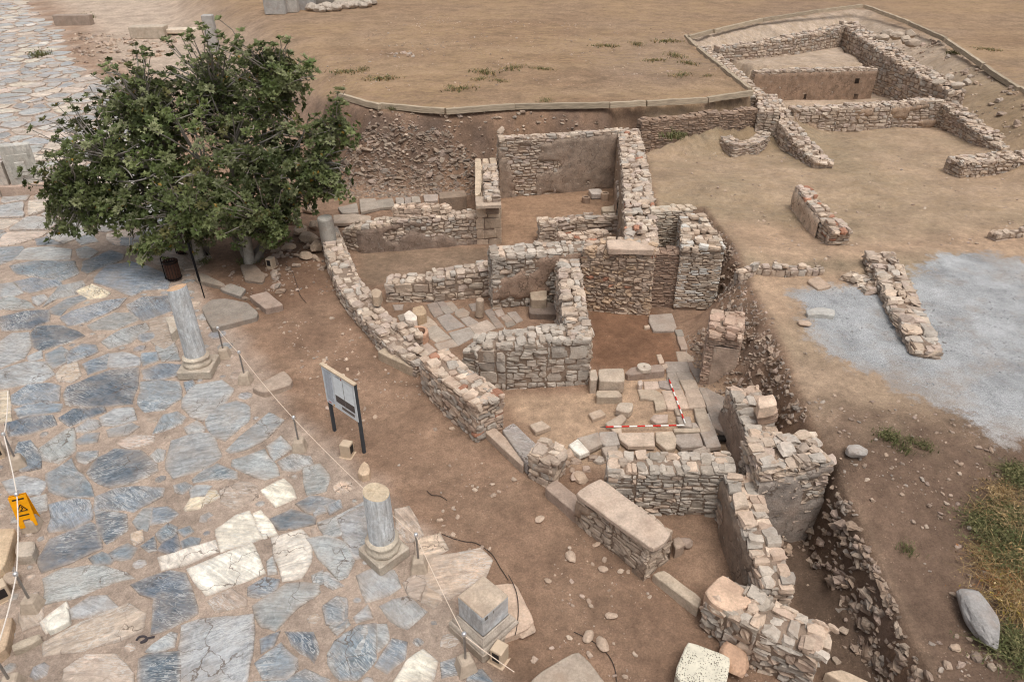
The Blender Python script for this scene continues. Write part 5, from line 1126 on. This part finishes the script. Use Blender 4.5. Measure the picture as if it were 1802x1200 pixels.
# ================================================================ CARVED PARAPET ON THE LEFT EDGE
bq = G(72, 332) + np.array([.75, .2, 0]); e = empty("carved_parapet", bq, 0); tag(e, "curved carved marble parapet with two figured panels on a moulded base, at the left edge", "parapet")
R = 2.6; cx, cy = -1.75, 1.55
def arcblock(name, a0, a1, r, z0, z1, t, col, m_, parent, inset=None):
    m = MB(); n = 10; V = []; F = []
    for k in range(n + 1):
        a = a0 + (a1 - a0) * k / n
        for (rr, z) in ((r, z0), (r, z1 - .04), (r - .03, z1), (r - t + .03, z1), (r - t, z0)): V.append((cx + rr * math.sin(a), cy - rr * math.cos(a), z))
    for k in range(n):
        for i in range(5): F.append((k * 5 + i, k * 5 + 5 + i, k * 5 + 5 + (i + 1) % 5, k * 5 + (i + 1) % 5))
    F.append((4, 3, 2, 1, 0)); F.append(tuple(n * 5 + i for i in range(5))); m.add(np.array(V), F, lin(*col)); return m.build(name, m_, parent)
arcblock("base_block", -.62, -.02, R + .12, -.1, .42, .5, (190, 176, 160), M_STONE, e); arcblock("base_block", .0, .66, R + .12, -.1, .42, .5, (182, 160, 144), M_STONE, e)
p1 = arcblock("panel", -.62, -.08, R, .42, 1.75, .34, (186, 182, 172), M_MARBLE, e); p2 = arcblock("panel", .17, .60, R, .42, 2.0, .36, (184, 180, 170), M_MARBLE, e); arcblock("pilaster", -.03, .13, R + .02, .42, 1.35, .36, (190, 180, 168), M_MARBLE, e)
for (pn_, a0, a1, zt) in ((p1, -.5, -.2, 1.45), (p2, .25, .52, 1.65)):
    arcblock("relief", a0, a1, R + .035, .7, zt, .05, (176, 172, 162), M_STONE, pn_); arcblock("relief", a0 + .07, a1 - .07, R + .07, .8, zt - .3, .05, (190, 186, 176), M_STONE, pn_)
# ================================================================ FAR STONES
def farblock(label, u, v, size, col, rz=0.0, up=0.0, m_=None):
    q = G(u, v); zz = float(ground_h(q[:1], q[1:2])[0])
    for _ in range(10): q = P(u, v, zz); zz = float(ground_h(q[:1], q[1:2])[0])
    m = MB(); box(m, (0, 0, size[2] / 2 - .05), size, lin(*col), 0, .06); o = m.build("stone_block", m_ or M_STONE); o.location = (q[0], q[1], zz + up); o.rotation_euler = (0, 0, rz); tag(o, label, "block")
    return o
farblock("hollow-topped grey block on the far dirt beside the paving", 132, 44, (3.0, .8, .85), (158, 142, 128), .05)
farblock("broad flat stone with a cut-away underside behind the fig tree", 265, 66, (2.6, 1.3, .9), (186, 172, 154), .1)
farblock("long pale slab stretching behind the top of the fig tree", 330, 58, (4.5, 1.2, .35), (206, 190, 170), .1)
for (lab, u, v, s, c, up) in (("front left grey block of the far wall at the top edge", 487, 24, (1.5, 1.1, 1.15), (168, 164, 158), 0), ("second grey block of the far wall at the top edge", 511, 21, (1.25, 1.1, 1.0), (182, 176, 168), 0), ("third, wider grey block of the far wall at the top edge", 538, 17, (1.6, 1.2, 1.35), (158, 154, 150), 0),
                              ("dark block of the far wall under the tree line", 572, 13, (1.8, 1.2, 1.2), (128, 120, 112), 0), ("low grey block at the right end of the far wall", 625, 6, (3.0, 1.5, 1.4), (144, 146, 146), 0), ("upper grey block resting on the front left block at the top edge", 492, 22, (1.8, 1.0, .8), (178, 174, 166), 1.1),
                              ("tall grey column drum standing behind the crown of the fig tree", 378, 92, (.7, .7, 2.4), (170, 166, 160), 0)):
    farblock(lab, u, v, s, c, .1, up)
for n_ in range(26):
    u = 548 + n_ * 4.2 + rngO.uniform(-4, 4); v = 22 - n_ * .42 + rngO.uniform(-4, 3); s = rngO.uniform(.4, 1.0)
    rock("rock", "grey boulder in the long heap along the far edge of the field", "rock", u, v, (s * 1.4, s, s * .8), (178, 166, 152), rz=n_, seed=70 + n_, group="boulders heaped at the far edge of the field")
for n_, (u, v, s) in enumerate(((1310, 102, .7), (1338, 100, .7), (1358, 97, .6), (1398, 90, .8), (1420, 86, .6))):
    rock("rock", "pale boulder in the row on the floor of the far sunken room", "rock", u, v, (s * 1.5, s, s * .8), (184, 170, 154), rz=n_ * .8, seed=110 + n_, group="boulders in the far sunken room")
for n_, (u, v) in enumerate(((1578, 70), (1592, 76), (1560, 66), (1605, 82), (1600, 66), (1550, 74))):
    rock("rock", "big pale rock heaped on the crest of the far long wall", "rock", u, v, (.95, .6, .5), (180, 164, 146), rz=n_ * 1.1, seed=130 + n_, z=3.75, group="rocks heaped on the far long wall")
for n_, (u, v) in enumerate(((1650, 150), (1668, 142), (1684, 156), (1700, 150), (1640, 138))):
    rock("rock", "whitish rock heaped on the near end of the far long wall", "rock", u, v, (.7, .45, .36), (180, 166, 150), rz=n_ * 1.4, seed=150 + n_, z=3.0, group="rocks heaped on the end of the far long wall")
# drain mouth by the slab floor: dark plate with its shade put in colour
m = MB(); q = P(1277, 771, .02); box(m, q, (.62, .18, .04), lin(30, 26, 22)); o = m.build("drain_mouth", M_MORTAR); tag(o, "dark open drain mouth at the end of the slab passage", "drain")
# ================================================================ FIG TREE
def PY(u, v, Y):
    z = hz(Y, v); t = Y * CT + (CAM_H - z) * ST
    return np.array([(u - 901) / CAM_F * t, Y, z])
rt = np.random.default_rng(77)
M_LEAF, t_, b_ = mat("fig_leaf")
c_ = scale_c(t_, attr(t_, "Col"), ramp(t_, noise(t_, pos(t_), 12, 4), .3, .7, .75, 1.25)); t_.links.new(c_, b_.inputs["Base Color"]); b_.inputs["Roughness"].default_value = .5
tl_ = N(t_, "ShaderNodeBsdfTranslucent"); t_.links.new(scale_c(t_, c_, mathn(t_, 'ADD', 1.3, 0.0)), tl_.inputs[0]); ms_ = N(t_, "ShaderNodeMixShader"); ms_.inputs[0].default_value = .3
t_.links.new(b_.outputs[0], ms_.inputs[1]); t_.links.new(tl_.outputs[0], ms_.inputs[2]); t_.links.new(ms_.outputs[0], t_.nodes["Material Output"].inputs[0])
M_BARK = make_simple("fig_bark", .9, 0, .3, 6)
LOBES = [((360, 290), 22.3, (3.6, 3.3, 2.3), 1.05), ((195, 290), 21.8, (2.2, 2.1, 1.75), .85), ((515, 285), 22.6, (1.9, 1.9, 1.7), .7), ((390, 165), 23.2, (2.1, 1.8, 1.35), .62), ((255, 185), 22.6, (1.6, 1.6, 1.15), .5),
         ((330, 378), 20.8, (2.6, 1.5, 1.05), .85), ((140, 335), 21.0, (1.3, .9, .8), .32), ((490, 140), 23.0, (1.0, 1.0, 1.1), .34), ((262, 445), 20.2, (.7, .5, .35), .09), ((585, 235), 22.8, (.9, .8, .6), .15), ((150, 385), 20.8, (1.2, .7, .45), .2), ((590, 330), 22.0, (.7, .6, .5), .1), ((470, 390), 21.2, (1.0, .9, .75), .28)]
tree = empty("fig_tree", G(440, 462)); tag(tree, "large spreading fig tree with dense dark green foliage at the edge of the paving", "tree")
org = np.array(tree.location)
roots = [G(440, 462), G(352, 458), G(366, 452)]
limbs = []; tm = MB(); bark = lin(118, 110, 100)
crown_c = PY(350, 260, 22.3)
k = 0
for (uv, Y, rad, wgt) in LOBES[:8] + LOBES[9:10] + LOBES[12:13]:
    c = PY(*uv, Y); r0 = roots[0] if uv[0] > 330 else roots[1 + k % 2]; k += 1
    r0 = r0 + rt.normal(0, .1, 3) * np.array([1, 1, 0])
    mid = r0 + (c - r0) * .45 + np.array([0, 0, .35]) + rt.normal(0, .25, 3)
    q = []
    for f in np.linspace(0, 1, 14): q.append((1 - f) ** 2 * r0 + 2 * f * (1 - f) * mid + f * f * c + rt.normal(0, .05, 3) * (f > 0))
    q = np.array(q); q[0, 2] -= .15; limbs.append(q); tube(tm, q - org, np.linspace(.17, .05, 14) if r0[0] > -8 else np.linspace(.13, .045, 14), 8, bark)
tube(tm, np.array([roots[0] + np.array([0, 0, -.2]), roots[0] + np.array([0, 0, .25]), roots[0] + np.array([.05, .1, .9]), roots[0] + np.array([-.1, .2, 1.7])]) - org, [.22, .17, .14, .12], 10, lin(160, 152, 140))
tube(tm, np.array([roots[1] + np.array([0, 0, -.2]), roots[1] + np.array([0, 0, .25]), roots[1] + np.array([0, .1, 1.2])]) - org, [.2, .16, .13], 10, lin(162, 154, 142))
shoots = [(372, 25), (330, 48), (425, 55), (440, 70), (505, 62), (215, 95), (240, 72), (265, 75), (545, 95), (560, 110), (596, 150), (600, 170), (185, 120), (345, 60), (300, 55), (475, 70), (120, 180), (390, 50), (410, 80), (95, 262), (95, 350), (88, 396), (100, 395), (115, 170), (610, 220), (200, 105), (160, 150)]
allp = np.concatenate([q[4:] for q in limbs])
tips_ = []; wsum = sum(l[3] for l in LOBES)
for (uv, Y, rad, wgt) in LOBES:
    c = PY(*uv, Y)
    for _ in range(int(1650 * wgt / wsum)):
        d = rt.normal(0, 1, 3); d /= np.linalg.norm(d); rr = rt.random() ** .33 * (1 + .26 * float(vnoise(d * 2.6 + c, 4)))
        if d[2] < -.5 and rt.random() < .4: continue
        tips_.append((c + d * np.array(rad) * rr, d))
for (u_, v_) in shoots:
    for _k in range(3): tips_.append((PY(u_ + rt.normal(0, 9), v_ + 8 + rt.uniform(0, 22), 22.6 + rt.normal(0, .5)), np.array([0, 0, 1.0])))
for _k in range(90):                                        # pale bare limbs showing between the leaves
    uv, Y, rad, _w = LOBES[(0, 0, 3, 2, 1, 4)[_k % 6]]; c = PY(*uv, Y); d = rt.normal(0, 1, 3); d[1] = -abs(d[1]) * .6; d[2] = abs(d[2]) * .9; d /= np.linalg.norm(d); p1 = c + d * np.array(rad) * rt.uniform(.9, 1.04)
    s = allp[np.argmin(np.linalg.norm(allp - (c + d * np.array(rad) * .35), axis=1))]; mid = s + (p1 - s) * .5 + rt.normal(0, .18, 3)
    tube(tm, np.array([(1 - f) ** 2 * s + 2 * f * (1 - f) * mid + f * f * p1 for f in np.linspace(0, 1, 8)]) - org, np.linspace(.04, .014, 8), 5, lin(150, 144, 136) * rt.uniform(.8, 1.1))
leaf2 = np.array([(0, 0), (.26, .02), (.2, .28), (.52, .42), (.22, .56), (.0, 1.0), (-.22, .56), (-.52, .42), (-.2, .28), (-.26, .02)]); nl = len(leaf2)
LF = np.concatenate([leaf2, [(0, .42)]]); LZ = np.array([0, .02, .06, .0, .08, -.12, .08, .0, .06, .02, .1])
LFACE = np.array([(i, (i + 1) % nl, nl) for i in range(nl)])
lc = []; la = []; lz_ = []; ls = []; lcol = []
greens = [lin(106, 116, 70), lin(122, 130, 84), lin(92, 104, 60), lin(144, 148, 108), lin(112, 120, 76)]
def rosette(p, d, n, col, sc):
    d = d / (np.linalg.norm(d) + 1e-9); a = np.cross(d, [.3, .2, .9]); a /= np.linalg.norm(a); b = np.cross(d, a); ph = rt.random() * 6.3
    for i in range(n):
        th = ph + i * 2.4; lat = rt.uniform(.15, 1.15)
        x = (math.cos(th) * a + math.sin(th) * b) * math.cos(lat * .8) + d * math.sin(lat * .8); x /= np.linalg.norm(x)
        nrm = np.cross(np.cross(x, d), x) + rt.normal(0, .25, 3) + np.array([0, 0, .25]); nrm -= x * np.dot(nrm, x); nrm /= np.linalg.norm(nrm) + 1e-9
        lc.append(p + x * .05); la.append(x); lz_.append(nrm); ls.append(sc * rt.uniform(.7, 1.2)); lcol.append(col * rt.uniform(.75, 1.3))
for (p, d) in tips_:
    j = np.argmin(np.linalg.norm(allp - p, axis=1) + .3 * rt.random(len(allp))); s = allp[j]
    n = 7; q = []; mid = s + (p - s) * .5 + np.array([0, 0, .12 * np.linalg.norm(p - s)]) * rt.uniform(-.6, 1)
    for f in np.linspace(0, 1, n): q.append((1 - f) ** 2 * s + 2 * f * (1 - f) * mid + f * f * p)
    q = np.array(q) + rt.normal(0, .03, (n, 3)); tube(tm, q - org, np.linspace(.028, .010, n), 5, lin(150, 142, 132) * rt.uniform(.8, 1.15))
    clump = .82 + .5 * float(vnoise(p * .8, 9)); base = greens[rt.integers(5)] * clump
    if rt.random() < .03: base = lin(108, 106, 66)
    up = np.array([0, 0, .55]); dd = (p - mid); dd = dd / (np.linalg.norm(dd) + 1e-9) * .7 + d * .6 + up
    rosette(p, dd, rt.integers(9, 14), base, .15)
    for f in (2, 3, 4, 5):
        if rt.random() < .8: rosette(q[f] + rt.normal(0, .15, 3), dd + rt.normal(0, .5, 3), rt.integers(4, 8), base * rt.uniform(.75, 1.15), .14)
lc, la, lz_, ls, lcol = map(np.array, (lc, la, lz_, ls, lcol))
lb = np.cross(la, lz_)
V = lc[:, None] - org + ls[:, None, None] * (LF[None, :, 1:2] * la[:, None] + LF[None, :, 0:1] * lb[:, None] + LZ[None, :, None] * lz_[:, None])
F = (LFACE[None] + (np.arange(len(lc)) * (nl + 1))[:, None, None]).reshape(-1, 3)
yel = rt.random(len(lc)) < .008; lcol[yel] = lin(150, 118, 52)
lm = MB(); lm.add(V.reshape(-1, 3), [F], np.repeat(lcol, nl + 1, 0))
trunk = tm.build("trunk", M_BARK, tree, smooth=True); crown = lm.build("crown", M_LEAF, tree)
print("leaves", len(lc))

# ================================================================ WEEDS, GRASS, DRY BUSH
M_WEED = make_simple("weed_leaf", .8, 0, .25, 10)
def on_ground(u, v, z=1.5):
    for _ in range(14):
        q = P(u, v, z); z = float(ground_h(q[:1], q[1:2])[0])
    return P(u, v, z)
def blades(n, r, h, cols, seed, leafy=0, curl=.5, width=.012):
    rg = np.random.default_rng(seed); mb = MB()
    for _ in range(n):
        a = rg.uniform(0, 6.3); q = rg.normal(0, r * .45, 2); hh = h * rg.uniform(.5, 1.15); d = np.array([math.cos(a), math.sin(a), 0]) * curl * hh * rg.uniform(.3, 1.3)
        p = [np.array([q[0], q[1], -.02]) + d * f * f + np.array([0, 0, hh * (f - .35 * curl * f * f)]) for f in (0, .35, .7, 1)]
        s = np.array([-math.sin(a), math.cos(a), 0]) * width * rg.uniform(.6, 1.3)
        V = []; 
        for k, x in enumerate(p): w = s * (1, .9, .6, .1)[k]; V += [x - w, x + w]
        c = cols[rg.integers(len(cols))] * rg.uniform(.7, 1.3)
        mb.add(np.array(V), np.array([(0, 1, 3, 2), (2, 3, 5, 4), (4, 5, 7, 6)])[None][0:1].reshape(-1, 4).tolist(), c)
        for _l in range(leafy):
            x = p[rg.integers(1, 4)] + rg.normal(0, .03, 3); b1 = rg.normal(0, 1, 3); b1 /= np.linalg.norm(b1); b2 = np.cross(b1, rg.normal(0, 1, 3)); b2 /= np.linalg.norm(b2) + 1e-9; L = rg.uniform(.012, .038)
            mb.add(np.array([x - b1 * L, x + b2 * L * .45, x + b1 * L, x - b2 * L * .45]), [(0, 1, 2, 3)], c * rg.uniform(.8, 1.2))
    return mb
GRN = [lin(102, 102, 66), lin(90, 94, 58), lin(120, 114, 78)]; DRY = [lin(158, 132, 92), lin(142, 116, 78), lin(172, 148, 110)]
tuft = blades(150, .5, .22, GRN + DRY[:1], 1, 1).build("grass_tuft", M_WEED)
field = [(612, 128), (640, 122), (668, 140), (795, 154), (815, 157), (850, 128), (845, 140), (880, 143), (905, 120), (953, 122), (960, 178), (1068, 82), (1120, 78), (1170, 74), (1190, 100), (1152, 107), (1210, 112), (1198, 133), (1740, 88), (1245, 134)]
for i, (u, v) in enumerate(field):
    o = tuft if i == 0 else tuft.copy()
    if i: COL.objects.link(o)
    q = on_ground(u, v, 3.2); o.location = q; o.rotation_euler = (0, 0, i * 1.7); s = rngO.uniform(.5, 1.2); o.scale = (s * 1.8, s, s * rngO.uniform(.5, .8))
    tag(o, "low green grass tuft on the bare tan field", "grass tuft", "grass tufts on the bare field")
t2 = blades(120, .35, .2, GRN, 2, 2).build("weed", M_WEED)
for i, (u, v) in enumerate([(915, 194), (1015, 194), (690, 192), (640, 188), (1185, 242), (1200, 238), (1568, 772), (1602, 775), (1625, 785), (1596, 967), (1785, 828), (1560, 768), (1590, 690 + 100), (1660, 112), (1680, 95), (1640, 80), (1700, 128), (1330, 244)]):
    o = t2 if i == 0 else t2.copy()
    if i: COL.objects.link(o)
    q = on_ground(u, v, 2.5 if v < 300 else 1.5); o.location = q; o.rotation_euler = (0, 0, i * 2.1); s = rngO.uniform(.5, 1.1) * (1.3 if v < 300 else .75); o.scale = (s, s, s)
    tag(o, "small green weed growing at the foot of walls and kerbs", "weed", "weeds by the walls and kerbs")
for i, (u, v, r_, h_, cols, lf, lab) in enumerate(((1765, 905, .55, .34, DRY + GRN, 2, "straw-coloured dry bush with green leaves on the slope at the right edge"), (1735, 925, .35, .25, GRN, 5, "dark green low weed at the left fringe of the dry bush"), (1785, 975, .6, .4, GRN + DRY[:1], 5, "leafy green bush among dry stems at the right edge"),
                                                (1775, 1020, .6, .4, DRY + [lin(150, 104, 66)], 1, "tangle of rusty brown dry stems above the pointed boulder"), (1800, 1070, .5, .4, DRY + [lin(140, 120, 60)], 2, "yellowing dry bush beside the pointed boulder"), (1795, 1150, .45, .3, GRN, 5, "dark green weed in the lower right corner"),
                                                (1725, 970, .3, .16, DRY, 0, "small tuft of bleached dry grass above the pointed boulder"), (1795, 840, .35, .25, GRN, 4, "green weed at the right edge above the dry bush"), (1760, 860, .4, .2, DRY, 1, "pale dry grass patch above the bush at the right edge"))):
    o = blades(int(850 * r_), r_, h_ * 1.2, cols, 30 + i, lf, 1.5, .004 if lf < 3 else .006).build("dry_bush", M_WEED); o.location = on_ground(u, v, 1.5); tag(o, lab, "bush")
# little weeds at the tree foot
for i, (u, v) in enumerate([(428, 462), (452, 460), (360, 462), (150, 34), (70, 100)]):
    o = t2.copy(); COL.objects.link(o); o.location = G(u, v); o.scale = (.7, .7, .9) if v > 200 else (2.2, 2.2, 2.5); tag(o, "dark weed at the tree foot and among the far stones", "weed", "weeds at the tree foot and far stones")
